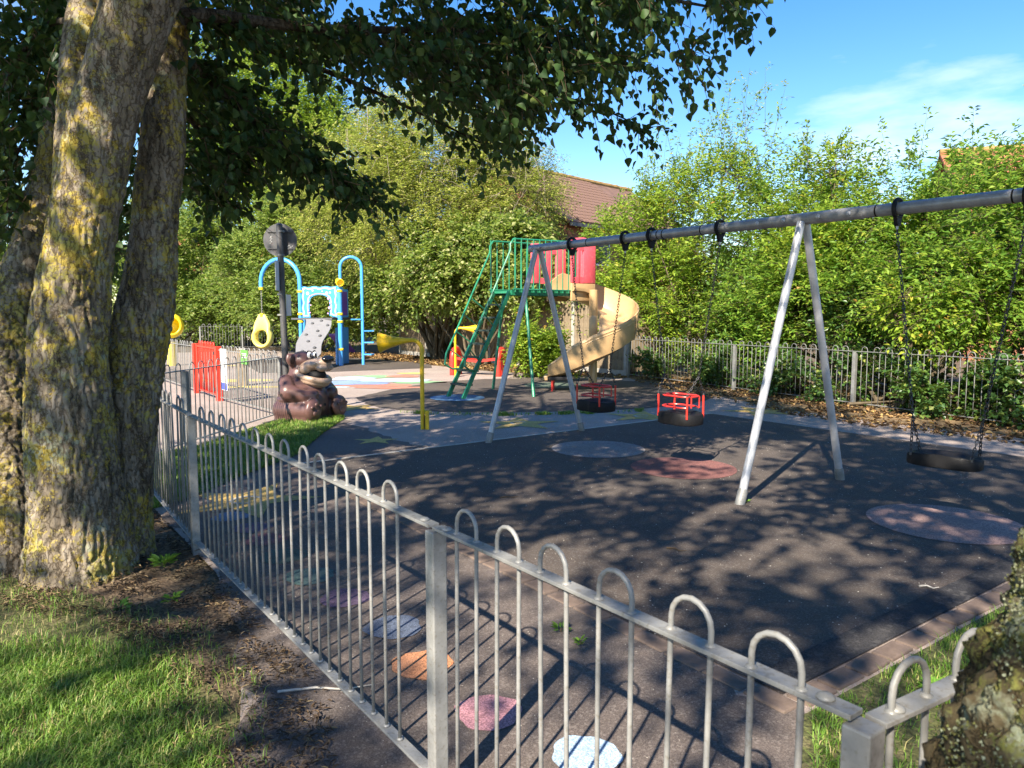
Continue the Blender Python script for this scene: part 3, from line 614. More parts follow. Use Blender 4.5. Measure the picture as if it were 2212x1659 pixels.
def chute(wi, wo, hi, ho, lip, name, mat, i0=0):
    V = []; prof = [(-wi - lip, hi - .03), (-wi - lip, hi), (-wi, hi), (-wi * .96, hi * .5), (-wi * .80, .08), (-wi * .5, .01), (0, 0), (wo * .5, .01), (wo * .80, .07), (wo * .95, ho * .45), (wo, ho), (wo + lip, ho + .005), (wo + lip + .012, ho - .05), (wo + .030, ho - .055), (wo + .012, ho * .42), (wo * .82 + .02, .02), (wo * .5, -.045), (0, -.055), (-wi * .5, -.045), (-wi * .82, .03), (-wi - .02, hi * .5)]
    n = len(prof)
    for i in range(i0, len(path)):
        c = path[i] + UP * zz[i]; lft = np.cross(UP, head[i])          # positive side = left of travel = outer
        k = 1.0 if arc[i] < .86 else max(.45, 1 - (arc[i] - .86) / .14 * .55); kk = min(1, .45 + arc[i] * 5)
        V += [c + lft * x + UP * (z * k * (kk if x > 0 else 1)) for x, z in prof]
    m_ = len(path) - i0
    F = [[i * n + j, i * n + (j + 1) % n, (i + 1) * n + (j + 1) % n, (i + 1) * n + j] for i in range(m_ - 1) for j in range(n)]
    F.append(list(range(n))); F.append([(m_ - 1) * n + j for j in range(n)][::-1])
    return MB().add(V, F).build(name, mat, slide, True)
chute(.43, .31, .13, .50, .028, 'chute', M['tan'])
for fr, off in ((.47, .40), (.47, .27), (.47, .15)):        # moulded ribs along the outer wall
    pts = []
    for i in range(8, len(path) - 5):
        lft = np.cross(UP, head[i]); pts.append(path[i] + lft * (.332 - .018 * (off < .3) - .03 * (off < .2)) + UP * (zz[i] + off))
    MB().tube(pts, .013, 6).build('chute_rib', M['tan'], slide, True)
i_s = 33; lft = np.cross(UP, head[i_s])
MB().tube([path[i_s] + lft * .345 + UP * (zz[i_s] + .48), path[i_s] + lft * .345 + UP * (zz[i_s] + .2), path[i_s] + lft * .30 + UP * (zz[i_s] + .02), path[i_s] + lft * .15 + UP * (zz[i_s] - .052)], .018, 6).build('chute_seam', M['tan'], slide, True)
MB().lathe([(.088, .12), (.088, .62), (.084, .625), (.088, .63), (.088, 1.05), (.084, 1.055), (.088, 1.06), (.088, 1.48), (.084, 1.485), (.088, 1.49), (.088, SZ + .05)], CC, UP, 20).build('centre_post', M['tan'], slide, True)
MB().lathe([(.055, -.05), (.055, .14)], CC, UP, 12).build('centre_post_foot', M['house_brick'], slide, True)
ex = path[-1]
MB().bar(ex + UP * .26 - hl * .45, ex + UP * .26 + hl * .02, .50, .07, np.cross(UP, hl), .02).build('exit_plate', M['dark_hole'], slide)
MB().bar(ex + UP * .27 + hl * .00, ex + UP * .27 + hl * .10, .62, .09, np.cross(UP, hl), .02).build('exit_lip', M['tan'], slide)
for k in (-.2, .2): MB().tube([ex - hl * .08 + np.cross(UP, hl) * k - UP * .02, ex - hl * .08 + np.cross(UP, hl) * k + UP * .24], .022, 8).build('exit_leg', M['red'], slide, True)
# start box (tan sill) and pink hood panels with slots
def panel(c, w, h, th, ax, z0, slots, name, mat, rnd=.05):
    """vertical panel along ax, outline with a notch-free frame and vertical slots: rows of boxes"""
    nn_ = np.cross(ax, UP); mb = MB(); xs = [-w / 2] + [q for s_ in slots for q in (s_[0], s_[1])] + [w / 2]
    for i in range(0, len(xs), 2):
        mb.box(c + ax * (xs[i] + xs[i + 1]) / 2 + UP * (z0 + h / 2), (xs[i + 1] - xs[i], th, h), [ax, nn_, UP], min(rnd * .4, .02))
    for s_ in slots:
        for za, zb_ in ((0, s_[2]), (s_[3], h)):
            mb.box(c + ax * (s_[0] + s_[1]) / 2 + UP * (z0 + (za + zb_) / 2), (s_[1] - s_[0] + .02, th * .94, zb_ - za), [ax, nn_, UP])
    return mb.build(name, mat, slide, True)
st = p_s - U * .42
near = st + Vv * .36; far_ = st - Vv * .36
sill_c = near + U * .33
panel(sill_c, .68, .36, .05, U, SZ - .18, [], 'start_sill', M['tan'])
panel(far_ + U * .28, .58, .36, .05, U, SZ - .18, [], 'start_sill', M['tan'])
panel(sill_c + UP * 0, .68, .86, .055, U, SZ + .185, [(-.26, -.18, .12, .66), (-.09, -.01, .12, .66)], 'hood_panel', M['pink'])
panel(far_ + U * .02, .95, .78, .055, U, SZ + .185, [(-.22, -.10, .12, .62), (.10, .2, .12, .62)], 'hood_panel', M['pink'])
MB().tube([near + U * -.0 + UP * (SZ + 1.03), near + U * .30 + UP * (SZ + 1.065), near + U * .62 + UP * (SZ + 1.03)], .045, 10).build('hood_cap', M['pink'], slide, True)
MB().bar(far_ - U * .45 + UP * (SZ + .97), far_ + U * .49 + UP * (SZ + .97), .10, .06, Vv, .02).build('hood_cap', M['pink'], slide)
MB().bar(near + U * .67 + UP * (SZ + .6), far_ + U * .67 + UP * (SZ + .6), .84, .05, UP, .015).build('hood_panel', M['pink'], slide)

# ------------------------------------------------------------------ talk tubes
def talk_tube(base, direction, label, h=1.19):
    o = thing('talk_tube', base, label, 'talk tube', 'yellow talk tubes'); d = np.array(direction, float); d /= np.linalg.norm(d)
    b = np.array(base); r = .13
    pts = [b + UP * -.05, b + UP * .5, b + UP * (h - r)] + [b + d * (r - r * math.cos(a)) + UP * (h - r + r * math.sin(a)) for a in np.linspace(0, math.pi * .56, 9)[1:]]
    MB().tube(pts, .028, 14).build('pole', M['yellow'], o, True)
    end = pts[-1]; t = pts[-1] - pts[-2]; t /= np.linalg.norm(t)
    prof = [(.028, 0), (.034, .06), (.052, .16), (.080, .27), (.112, .37), (.135, .42), (.142, .425), (.132, .415), (.105, .36), (.07, .25), (.03, .1), (.01, .05)]
    MB().lathe(prof, end - t * .01, t, 28, cap=False).build('horn', M['yellow'], o, 'all')
    MB().box(b + np.array([.062, -.01, .12]), (.05, .06, .26), None, .005).build('base_plate', M['yellow'], o)
    MB().box(b + np.array([.036, -.036, .10]), (.010, .008, .18)).build('base_gap_shade', M['dark_hole'], o)  # thin dark box drawn as the shade between pole and plate
talk_tube(G(913, 927), (-1, .12, 0), 'yellow horn shaped talk tube standing between the bear and the swings')
talk_tube(G(984, 814), (1, -.1, 0), 'yellow talk tube behind the green ladder', 1.18)
yt = G(372, 790); yt = np.array([yt[0], yt[1], 0])
o = thing('talk_post', yt, 'yellow ring topped post behind the left railings', 'play post')
MB().tube([yt - UP * .05, yt + UP * .7], .13, 16).build('post', M['yellow_plastic'], o, True)
rc = yt + UP * 1.16; ringp = [rc + .29 * (math.cos(a) * np.array([.82, -.45, 0]) * .6 + math.sin(a) * UP) for a in np.linspace(0, 2 * math.pi, 24, endpoint=False)]
MB().lathe([(.18, -.26), (.30, -.2), (.36, -.05), (.36, .1), (.29, .24), (.235, .26), (.235, .0), (.18, -.1)], rc, (.45, -.85, .05), 28).build('ring', M['yellow_plastic'], o, 'all')
# red bench
rb0, rb1 = G(985, 809), G(1083, 812); rbd = (rb1 - rb0); rbl = np.linalg.norm(rbd); rbd /= rbl; rbn = np.cross(UP, rbd)
o = thing('bench', (rb0 + rb1) / 2, 'red bench with rounded loop ends behind the green ladder', 'bench')
for p in (rb0, rb1):
    pts = [p + rbn * -.20 + UP * -.02, p + rbn * -.20 + UP * .42] + [p + rbn * (.20 * -math.cos(a)) + UP * (.42 + .22 * math.sin(a)) for a in np.linspace(0, math.pi, 9)[1:-1]] + [p + rbn * .20 + UP * .42, p + rbn * .2 - UP * .02]
    MB().tube(pts, .075, 10).build('end_loop', M['red'], o, True)
MB().add([p + rbn * s_ * .17 + UP * (z + .03 * math.cos(q * math.pi * 2)) for q in np.linspace(0, 1, 9) for p in [rb0 + rbd * rbl * q] for z in (.42, .36) for s_ in (-1, 1)],
         [[4 * i, 4 * i + 1, 4 * i + 5, 4 * i + 4] for i in range(8)] + [[4 * i + 2, 4 * i + 6, 4 * i + 7, 4 * i + 3] for i in range(8)] + [[4 * i, 4 * i + 4, 4 * i + 6, 4 * i + 2] for i in range(8)] + [[4 * i + 1, 4 * i + 3, 4 * i + 7, 4 * i + 5] for i in range(8)]).build('seat', M['red'], o)

# ------------------------------------------------------------------ round sign on a pole
pb = np.array([-3.41, 11.15, 0]); pt = D(603, 487, 11.15)
sg = thing('sign_pole', pb, 'tall dark sign pole with round sign seen from behind', 'sign')
MB().tube([pb - UP * .05, pb * .45 + pt * .55, pt], .047, 16).build('pole', M['sign_pole'], sg, True)
MB().lathe([(.047, 0), (.05, .005), (.03, .035), (0, .04)], pt, UP, 14).build('pole_cap', M['sign_pole'], sg, True)
dc = D(605.5, 519, 11.24); dn = np.array([.12, -1, 0]); dn /= np.linalg.norm(dn); da = np.cross(UP, dn)
MB().lathe([(.245, 0), (.245, .012)], dc, dn, 40).build('sign_disc', M['sign_back'], sg, True)
for z in (.125, -.125): MB().bar(dc + UP * z - da * .18 - dn * -.02, dc + UP * z + da * .18 - dn * -.02, .022, .014, UP).build('sign_channel', M['sign_back'], sg); 
gf = MB()
for a_, z_ in ((-.15, .03), (-.15, -.01), (-.15, -.05)): gf.tube([dc + dn * .016 + da * (a_ + dx) + UP * (z_ + dz) for dx, dz in ((0, 0), (.03, .01), (.01, .02), (.035, .03))], .003, 5)
gf.tube([dc + dn * .016 + da * dx + UP * dz for dx, dz in ((.10, -.10), (.14, -.07), (.15, -.11), (.19, -.08))], .003, 5); gf.build('graffiti_scrawl', M['white'], sg)
for v in (500, 551, 636, 680): MB().tube([D(607, v, 11.15) - UP * .012, D(607, v, 11.15) + UP * .012], .053, 14).build('clip_band', M['galv_old'], sg, True)
def plate(u0, v0, u1, v1, y0, y1, label, lines):
    a = D(u0, v0, y0); b = D(u1, v1, y1); w = b - a; hz = w[2]; w[2] = 0; L = np.linalg.norm(w); w /= L; nr = np.cross(w, UP); nr = nr if nr[1] < 0 else -nr
    o = MB().box((a + b) / 2, (L, .008, abs(hz)), [w, nr, UP]).build('notice_plate', M['white'], sg); o['label'] = label
    for i in range(lines): MB().box((a + b) / 2 + nr * .006 + UP * (abs(hz) * (.4 - .8 * (i + .5) / lines)), (L * .7, .003, .012), [w, nr, UP]).build('text_line', M['grey_panel'], o)
plate(594, 562, 604, 628, 10.85, 11.12, 'small pale notice on the left of the pole', 6)
plate(618, 636, 629, 682, 11.16, 11.5, 'small blank plate on the right of the pole', 0)

# ------------------------------------------------------------------ blue climbing unit
A_ = D(650, 700, 21.9); A_[2] = 0; B_ = G(737, 790); DP = G(785, 788)
px_ = B_ - A_; pw = np.linalg.norm(px_); px_ /= pw; pn = np.array([px_[1], -px_[0], 0]); bk = np.array([-.20, 1.03, 0])
cu = thing('climbing_unit', (A_ + B_) / 2, 'blue climbing unit with hoop arches, climbing ramp and painted panel', 'play unit')
DZ = 1.36
ra = .66; ac = A_ - px_ * ra
pts = [A_ - UP * .05, A_ + UP * 1.2, A_ + UP * 2.45] + [ac + px_ * ra * math.cos(a) + UP * (2.45 + ra * math.sin(a)) for a in np.linspace(0, math.pi, 15)[1:]] + [ac - px_ * ra + UP * 2.28]
MB().tube(pts, .062, 14).build('arch_post', M['blue'], cu, True)
tip = ac - px_ * ra
MB().tube([tip + UP * 2.30, tip + UP * 2.22], .066, 14).build('arch_cap', M['yellow_plastic'], cu, True)
MB().tube([B_ - UP * .05, B_ + UP * 1.2, B_ + UP * 2.33], .068, 14).build('corner_post', M['blue'], cu, True)
for q, h in ((A_ + bk, 2.3), (B_ + bk, 2.3)): MB().tube([q - UP * .05, q + UP * h], .066, 12).build('corner_post', M['blue'], cu, True)
b2 = B_ + UP * 2.2 + px_ * .02 + bk * .3; rr2 = np.linalg.norm((DP - b2)[:2]) / 2; cD = (np.array([b2[0], b2[1], 0]) + DP) / 2; dD = np.array([DP[0] - b2[0], DP[1] - b2[1], 0]); dD /= np.linalg.norm(dD)
pts = [b2, b2 + UP * .3] + [cD - dD * rr2 * math.cos(a) + UP * (2.85 + rr2 * math.sin(a)) for a in np.linspace(0, math.pi, 13)] + [DP + UP * 1.4, DP - UP * .05]
MB().tube(pts, .045, 12).build('pole_arch', M['blue'], cu, True)
for k, z in enumerate((.33, .68, 1.02, 1.36)):
    a = R(-10 + (200 if k == 3 else 25 * k)); dr = np.array([math.cos(a), math.sin(a), 0]); sd = np.cross(UP, dr); c = DP + UP * z
    P = [c + dr * .02 + sd * .05, c + dr * .30 + sd * .13, c + dr * .34, c + dr * .30 - sd * .13, c + dr * .02 - sd * .05]
    MB().add(P + [p - UP * .035 for p in P], [[0, 1, 2, 3, 4], [9, 8, 7, 6, 5]] + [[i, 5 + i, 5 + (i + 1) % 5, (i + 1) % 5] for i in range(5)]).build('pole_step', M['blue'], cu)
MB().box((A_ + B_) / 2 + bk / 2 + UP * DZ, (pw + .05, 1.1, .05), [px_, -pn, UP]).build('deck', M['sign_back'], cu)
for q in (A_, B_):
    for z in (2.16, 1.50, 1.28) + ((.48,) if q is B_ else ()):
        MB().lathe([(.072, -.035), (.088, -.025), (.088, .025), (.072, .035)], q + UP * z, UP, 16).build('clamp', M['yellow_plastic'], cu, True)
# painted arch panel
def upanel(gap, inset, off, mat, name):
    W_, H_ = pw - 2 * gap - .14, .88; w2 = W_ / 2 - inset; legw = .27 - inset; top = H_ - inset; z0 = inset; hole = w2 + inset - .27 + inset; hz = .66 + inset * .7
    pts = []; wav = lambda t, k: .016 * math.sin(t * 16 + k)
    for t in np.linspace(0, 1, 14): pts.append((-w2 + wav(t, 0), z0 + (top - z0) * t))
    for t in np.linspace(0, 1, 16)[1:]: pts.append((-w2 + 2 * w2 * t, top + wav(t * 1.2, 1.0) + .015))
    for t in np.linspace(1, 0, 14): pts.append((w2 + wav(t, 2), z0 + (top - z0) * t))
    for t in np.linspace(0, 1, 10)[1:]: pts.append((hole + .03 * math.sin(t * 3.0) , z0 + (hz - .16 - z0) * t))
    for a in np.linspace(0, math.pi, 12)[1:-1]: pts.append((hole * math.cos(a), hz - .16 + .16 * math.sin(a)))
    for t in np.linspace(1, 0, 10)[:-1]: pts.append((-hole - .03 * math.sin(t * 3.0), z0 + (hz - .16 - z0) * t))
    pts.append((-hole, z0))
    c = (A_ + B_) / 2 + pn * off + UP * (DZ + .04); n = len(pts)
    F_ = [c + px_ * x + UP * z for x, z in pts]; B2 = [p - pn * .010 for p in F_]
    MB().add(F_ + B2, [list(range(n)), list(range(2 * n - 1, n - 1, -1))] + [[i, n + i, n + (i + 1) % n, (i + 1) % n] for i in range(n)]).build(name, mat, cu)
upanel(.0, .0, .020, M['blue'], 'arch_panel'); upanel(.0, .035, .031, M['lilac'], 'panel_border'); upanel(.0, .075, .042, M['aqua'], 'panel_face')
cpan = (A_ + B_) / 2 + UP * (DZ + .04)
for x, z, r_ in ((-.40, .70, .05), (-.33, .62, .022), (-.38, .45, .03), (-.30, .36, .02), (-.40, .2, .022), (-.33, .14, .02), (-.22, .78, .03), (.12, .76, .02), (.28, .70, .05), (.33, .55, .035), (.40, .42, .03), (.36, .28, .04), (.42, .18, .022), (.31, .12, .024), (.40, .72, .03)):
    MB().lathe([(r_, 0), (r_, .004)], cpan + px_ * x * .92 + UP * z + pn * .044, pn, 14).build('panel_dot', M['lilac'], cu)
# side panel with purple edge
MB().box(B_ + bk / 2 + UP * (DZ + .45), (.9, .02, .82), [pn, px_, UP], .006).build('side_panel', M['blue'], cu)
MB().box(B_ + bk / 2 + UP * (DZ + .45) + px_ * .022, (.7, .02, .7), [pn, px_, UP], .006).build('side_panel_face', M['purple'], cu)
MB().box(B_ + bk * .7 + UP * .55 + px_ * .02, (.7, .06, 1.1), [pn, px_, UP], .01).build('lower_panel', M['blue'], cu)
sp = B_ + bk - px_ * .45
MB().add([sp + UP * .9, sp + UP * .9 + px_ * .4, sp + UP * .35 - pn * .9 + px_ * .4, sp + UP * .35 - pn * .9, sp + UP * .84, sp + UP * .84 + px_ * .4, sp + UP * .29 - pn * .9 + px_ * .4, sp + UP * .29 - pn * .9], [[0, 1, 2, 3], [7, 6, 5, 4], [0, 4, 5, 1], [1, 5, 6, 2], [2, 6, 7, 3], [3, 7, 4, 0]]).build('small_slide', M['purple'], cu)
# telescope
tl = B_ + UP * 2.42; tx = np.array([.35, -.9, -.18]); tx /= np.linalg.norm(tx)
MB().lathe([(.075, -.20), (.09, -.18), (.09, .02), (.115, .06), (.115, .15), (.095, .16), (.095, .08), (.05, .05)], tl, tx, 18).build('telescope', M['yellow_plastic'], cu, True)
# climbing ramp
r0, r1 = D(661, 689, 21.6), D(716, 689, 21.6); r2, r3 = D(689, 770, 20.0), D(634, 768, 20.0)
V = []; N = 12
for i in range(N + 1):
    t = i / N; a = r0 + (r3 - r0) * t; b = r1 + (r2 - r1) * t; w = (b - a) / np.linalg.norm(b - a); sft = w * (.05 * math.sin(t * 7.5)) + UP * (-.03 * math.sin(t * math.pi))
    e = .07 * (max(0, t - .9) / .1) ** 2
    for s_ in (0, 1): V += [a + sft + w * e - pn * 0 - UP * .035 * s_, b + sft - w * e - UP * .035 * s_]
F = []
for i in range(N):
    k = 4 * i; F += [[k, k + 4, k + 5, k + 1], [k + 2, k + 3, k + 7, k + 6], [k, k + 2, k + 6, k + 4], [k + 1, k + 5, k + 7, k + 3]]
F += [[0, 1, 3, 2], [4 * N, 4 * N + 2, 4 * N + 3, 4 * N + 1]]
rampo = MB().add(V, F).build('climbing_ramp', M['grey_panel'], cu)
rn = np.cross(r1 - r0, r3 - r0); rn /= np.linalg.norm(rn); rn = rn if rn[1] < 0 else -rn
for a, b in ((.12, .25), (.05, .6), (.17, .85), (.32, .55), (.42, .2), (.45, .75), (.6, .42), (.78, .7), (.88, .25)):
    c = r0 + (r3 - r0) * a + (r1 - r0) * b + rn * .006 + (r1 - r0) / np.linalg.norm(r1 - r0) * (.05 * math.sin(a * 7.5)) + UP * (-.03 * math.sin(a * math.pi))
    MB().lathe([(.0, .028), (.03, .024), (.05, .0), (.05, -.01)], c, rn, 12).build('foot_hold', M['sign_back'], rampo, True)
for q in (r3, r2): MB().tube([np.array([q[0], q[1] + .1, -.03]), q + np.array([0, .1, -.03])], .03, 8).build('ramp_leg', M['blue'], cu, True)
# hanging pear pod
pod = thing('hanging_pod', (tip[0], tip[1], .42), 'yellow pear shaped pod with round opening hanging on a chain', 'swing pod')
ct = tip + UP * 2.24; cb = tip + UP * 1.50
link_n = 20; chp = MB()
for i in range(link_n):
    c = ct + (cb - ct) * ((i + .5) / link_n); a = px_ if i % 2 else pn
    chp.tube([c + .016 * math.cos(t) * a + UP * .026 * math.sin(t) for t in np.linspace(0, 2 * math.pi, 8, endpoint=False)], .006, 4, closed=True)
chp.build('chain', M['galv'], pod, True)
pv = px_ * .99 - pn * .12; pv /= np.linalg.norm(pv); pd = np.cross(pv, UP)
hc = tip + UP * .80; Vp = []; NP, NQ = 40, 14
for i in range(NP):
    a = 2 * math.pi * i / NP; ca, sa = math.cos(a), math.sin(a)
    ro = .335 if sa < .55 else .335 + .40 * ((sa - .55) / .45) ** 2.2
    ro *= 1 - (.10 * math.exp(-((abs(ca) - .35) / .16) ** 2) if sa > .3 else 0)
    ri = .165 + .045 * abs(sa); cm = (ro + ri) / 2; hw = (ro - ri) / 2; dth = .145 * (1 if sa < .6 else max(.35, 1 - (sa - .6) * 1.6))
    for j in range(NQ):
        b = 2 * math.pi * j / NQ; rad = cm + hw * math.cos(b)
        Vp.append(hc + pv * ca * rad + UP * sa * rad + pd * dth * math.sin(b))
Fp = [[i * NQ + j, i * NQ + (j + 1) % NQ, ((i + 1) % NP) * NQ + (j + 1) % NQ, ((i + 1) % NP) * NQ + j] for i in range(NP) for j in range(NQ)]
MB().add(Vp, Fp).build('pod_shell', M['lemon'], pod, 'all')
MB().tube([cb + UP * .02, cb - UP * .08], .06, 12).build('pod_cap', M['yellow_plastic'], pod, True)

# ------------------------------------------------------------------ bear litter bin
def remesh(mb, voxel, smooth_it, name):
    me = mb.mesh('tmp', None); ob = bpy.data.objects.new('tmp', me); COL.objects.link(ob)
    m_ = ob.modifiers.new('r', 'REMESH'); m_.mode = 'VOXEL'; m_.voxel_size = voxel
    if smooth_it: m2 = ob.modifiers.new('s', 'SMOOTH'); m2.iterations = smooth_it; m2.factor = .5
    dg = bpy.context.evaluated_depsgraph_get(); out = bpy.data.meshes.new_from_object(ob.evaluated_get(dg)); out.name = name
    bpy.data.objects.remove(ob); bpy.data.meshes.remove(me)
    out.polygons.foreach_set('use_smooth', np.ones(len(out.polygons), bool)); return out
def capsule(mb, a, b, ra_, rb_, n=8):
    a, b = np.array(a, float), np.array(b, float)
    for i in range(n):
        t = i / (n - 1); mb.ell(a + (b - a) * t, (ra_ + (rb_ - ra_) * t,) * 3, 16, 10)
bear = thing('bear_litter_bin', G(655, 905) * np.array([1, 1, 0]) + np.array([.02, .12, 0]), 'brown plastic litter bin shaped like a sitting bear with open mouth', 'litter bin', rotz=R(-26))
body = MB()
for z_, rx, ry in ((.02, .34, .43), (.10, .36, .455), (.20, .355, .455), (.30, .335, .44), (.38, .315, .42), (.46, .285, .385), (.54, .25, .33), (.61, .215, .265), (.68, .185, .215), (.75, .175, .195)): body.ell((-.06, 0, z_), (rx, ry, .10), 28, 10)
body.ell((-.05, 0, .855), (.185, .19, .135)); body.ell((.16, 0, .26), (.19, .23, .26)); body.ell((.10, 0, .48), (.17, .19, .14))
for s_ in (-1, 1):
    capsule(body, (-.16, s_ * .32, .155), (.27, s_ * .285, .155), .15, .15); capsule(body, (-.16, s_ * .32, .05), (.27, s_ * .285, .05), .125, .125, 6)
    body.ell((.375, s_ * .285, .165), (.075, .16, .17))
    capsule(body, (-.08, s_ * .33, .56), (.02, s_ * .405, .42), .11, .125, 6); capsule(body, (.02, s_ * .405, .42), (.22, s_ * .31, .365), .125, .095, 8); capsule(body, (.22, s_ * .31, .365), (.31, s_ * .20, .375), .095, .085, 5)
    body.ell((-.07, s_ * .205, .865), (.05, .085, .105)); body.ell((-.08, s_ * .235, .885), (.045, .07, .09))
body.box((0, 0, -.1), (1.6, 1.6, .2))
bme = remesh(body, .015, 9, 'body')
bmx = bmesh.new(); bmx.from_mesh(bme); bmesh.ops.bisect_plane(bmx, geom=list(bmx.verts) + list(bmx.edges) + list(bmx.faces), plane_co=(0, 0, .012), plane_no=(0, 0, 1), clear_inner=True)
bmesh.ops.delete(bmx, geom=[v for v in bmx.verts if v.co.x ** 2 + v.co.y ** 2 > .62 ** 2], context='VERTS'); bmx.to_mesh(bme); bmx.free()
bme.materials.append(M['bear']); link('body', bme, bear)
def bpart(mb, name, mat, parent=bear): return link(name, mb.mesh(name, M[mat], 'all'), parent)
for s_ in (-1, 1):
    bpart(MB().ell((-.030, s_ * .238, .875), (.02, .055, .072)), 'inner_ear', 'bear_dark')
    pad = bpart(MB().ell((.442, s_ * .285, .125), (.016, .075, .055)), 'foot_pad', 'bear')
    for k, (dy, dz) in enumerate(((-.085, .065), (0, .10), (.085, .065))): bpart(MB().ell((.437, s_ * .285 + dy, .15 + dz), (.018, .03, .028)), 'toe_pad', 'bear', pad)
# muzzle: upper lip, nose, open lower jaw
mz = MB(); mz.ell((.17, 0, .79), (.245, .19, .095), axes=[[.98, 0, .2], [0, 1, 0], [-.2, 0, .98]]); mz.ell((.33, 0, .825), (.12, .135, .085)); mz.ell((.36, .06, .755), (.085, .085, .055)); mz.ell((.36, -.06, .755), (.085, .085, .055)); mz.ell((.1, .13, .735), (.11, .075, .075)); mz.ell((.1, -.13, .735), (.11, .075, .075))
mme = remesh(mz, .012, 4, 'muzzle'); mme.materials.append(M['bear_tan']); link('muzzle', mme, bear)
bpart(MB().ell((.425, 0, .885), (.075, .115, .055), axes=[[.95, 0, -.2], [0, 1, 0], [.2, 0, .95]]), 'nose', 'bear_black')
jw = MB(); th = np.linspace(-R(120), R(120), 27)
jp = [(.12 + .27 * math.cos(a), .20 * math.sin(a), .560 + .13 * (1 - math.cos(a)) * .55) for a in th]
jw.tube(jp, [.030 + .016 * math.cos(a / 1.4) for a in th], 12)
for a in th[3:-3]:
    jw.ell((.12 + .22 * math.cos(a), .165 * math.sin(a), .525 + .055 * (1 - math.cos(a))), (.06, .055, .05), 12, 8)
    jw.ell((.12 + .14 * math.cos(a), .11 * math.sin(a), .500 + .05 * (1 - math.cos(a))), (.06, .055, .045), 12, 8)
jme = remesh(jw, .011, 3, 'lower_jaw'); jme.materials.append(M['bear_tan']); link('lower_jaw', jme, bear)
bpart(MB().ell((.165, 0, .652), (.175, .158, .085)), 'mouth_shade', 'dark_hole')  # solid dark ellipsoid, its colour stands in for shade inside the open mouth
for s_ in (-1, 1):
    ey = bpart(MB().ell((.130, s_ * .055, .935), (.034, .040, .050)), 'eye', 'white')
    bpart(MB().ell((.158, s_ * .052 - .010, .930), (.010, .017, .030)), 'pupil', 'bear_black', ey)
    br = MB(); br.tube([(.130, s_ * .015, .980), (.125, s_ * .06, .995), (.105, s_ * .105, .982)], .009, 8); bpart(br, 'brow', 'bear_black')
bpart(MB().lathe([(.022, 0), (.022, .006), (.012, .006), (.012, -.01)], (.347, 0, .22), (1, 0, .1), 14), 'navel', 'dark_hole')

# ------------------------------------------------------------------ timber fence and houses
wf = thing('timber_fence', (2.75, 17.95, 0), 'weathered timber board fence behind the slide, overgrown with ivy', 'fence')
W0 = np.array([2.78, 17.95, 0]); WL = 11.8; board = MB().add([(-.07, -.012, 0), (.07, -.012, 0), (.07, .002, 0), (-.07, .012, 0), (-.07, -.012, 1.72), (.07, -.012, 1.72), (.07, .002, 1.72), (-.07, .012, 1.72)], [[0, 3, 2, 1], [4, 5, 6, 7], [0, 1, 5, 4], [1, 2, 6, 5], [2, 3, 7, 6], [3, 0, 4, 7]]).mesh('board', M['wood'])
wa = math.atan2(E2[1], E2[0])
for i in range(int(WL / .128)):
    c = W0 + E2 * (.10 + i * .128) + UP * (.14 + rng.normal(0, .006)); link('board', board, wf, c, (rng.normal(0, .006), rng.normal(0, .008), wa + rng.normal(0, .02)), (1, 1, rng.uniform(.985, 1.01)))
for i in range(7):
    c = W0 + E2 * (i * WL / 6) + np.array([.05, .06, 0]) * 0; MB().box(c + UP * .95, (.10, .10, 1.95), [E2, E1, UP], .008).build('fence_post', M['concrete'], wf)
for i in range(6):
    a = W0 + E2 * (i * WL / 6 + .06); b = W0 + E2 * ((i + 1) * WL / 6 - .06); MB().bar(a + UP * .07, b + UP * .07, .14, .04, UP).build('gravel_board', M['concrete'], wf)
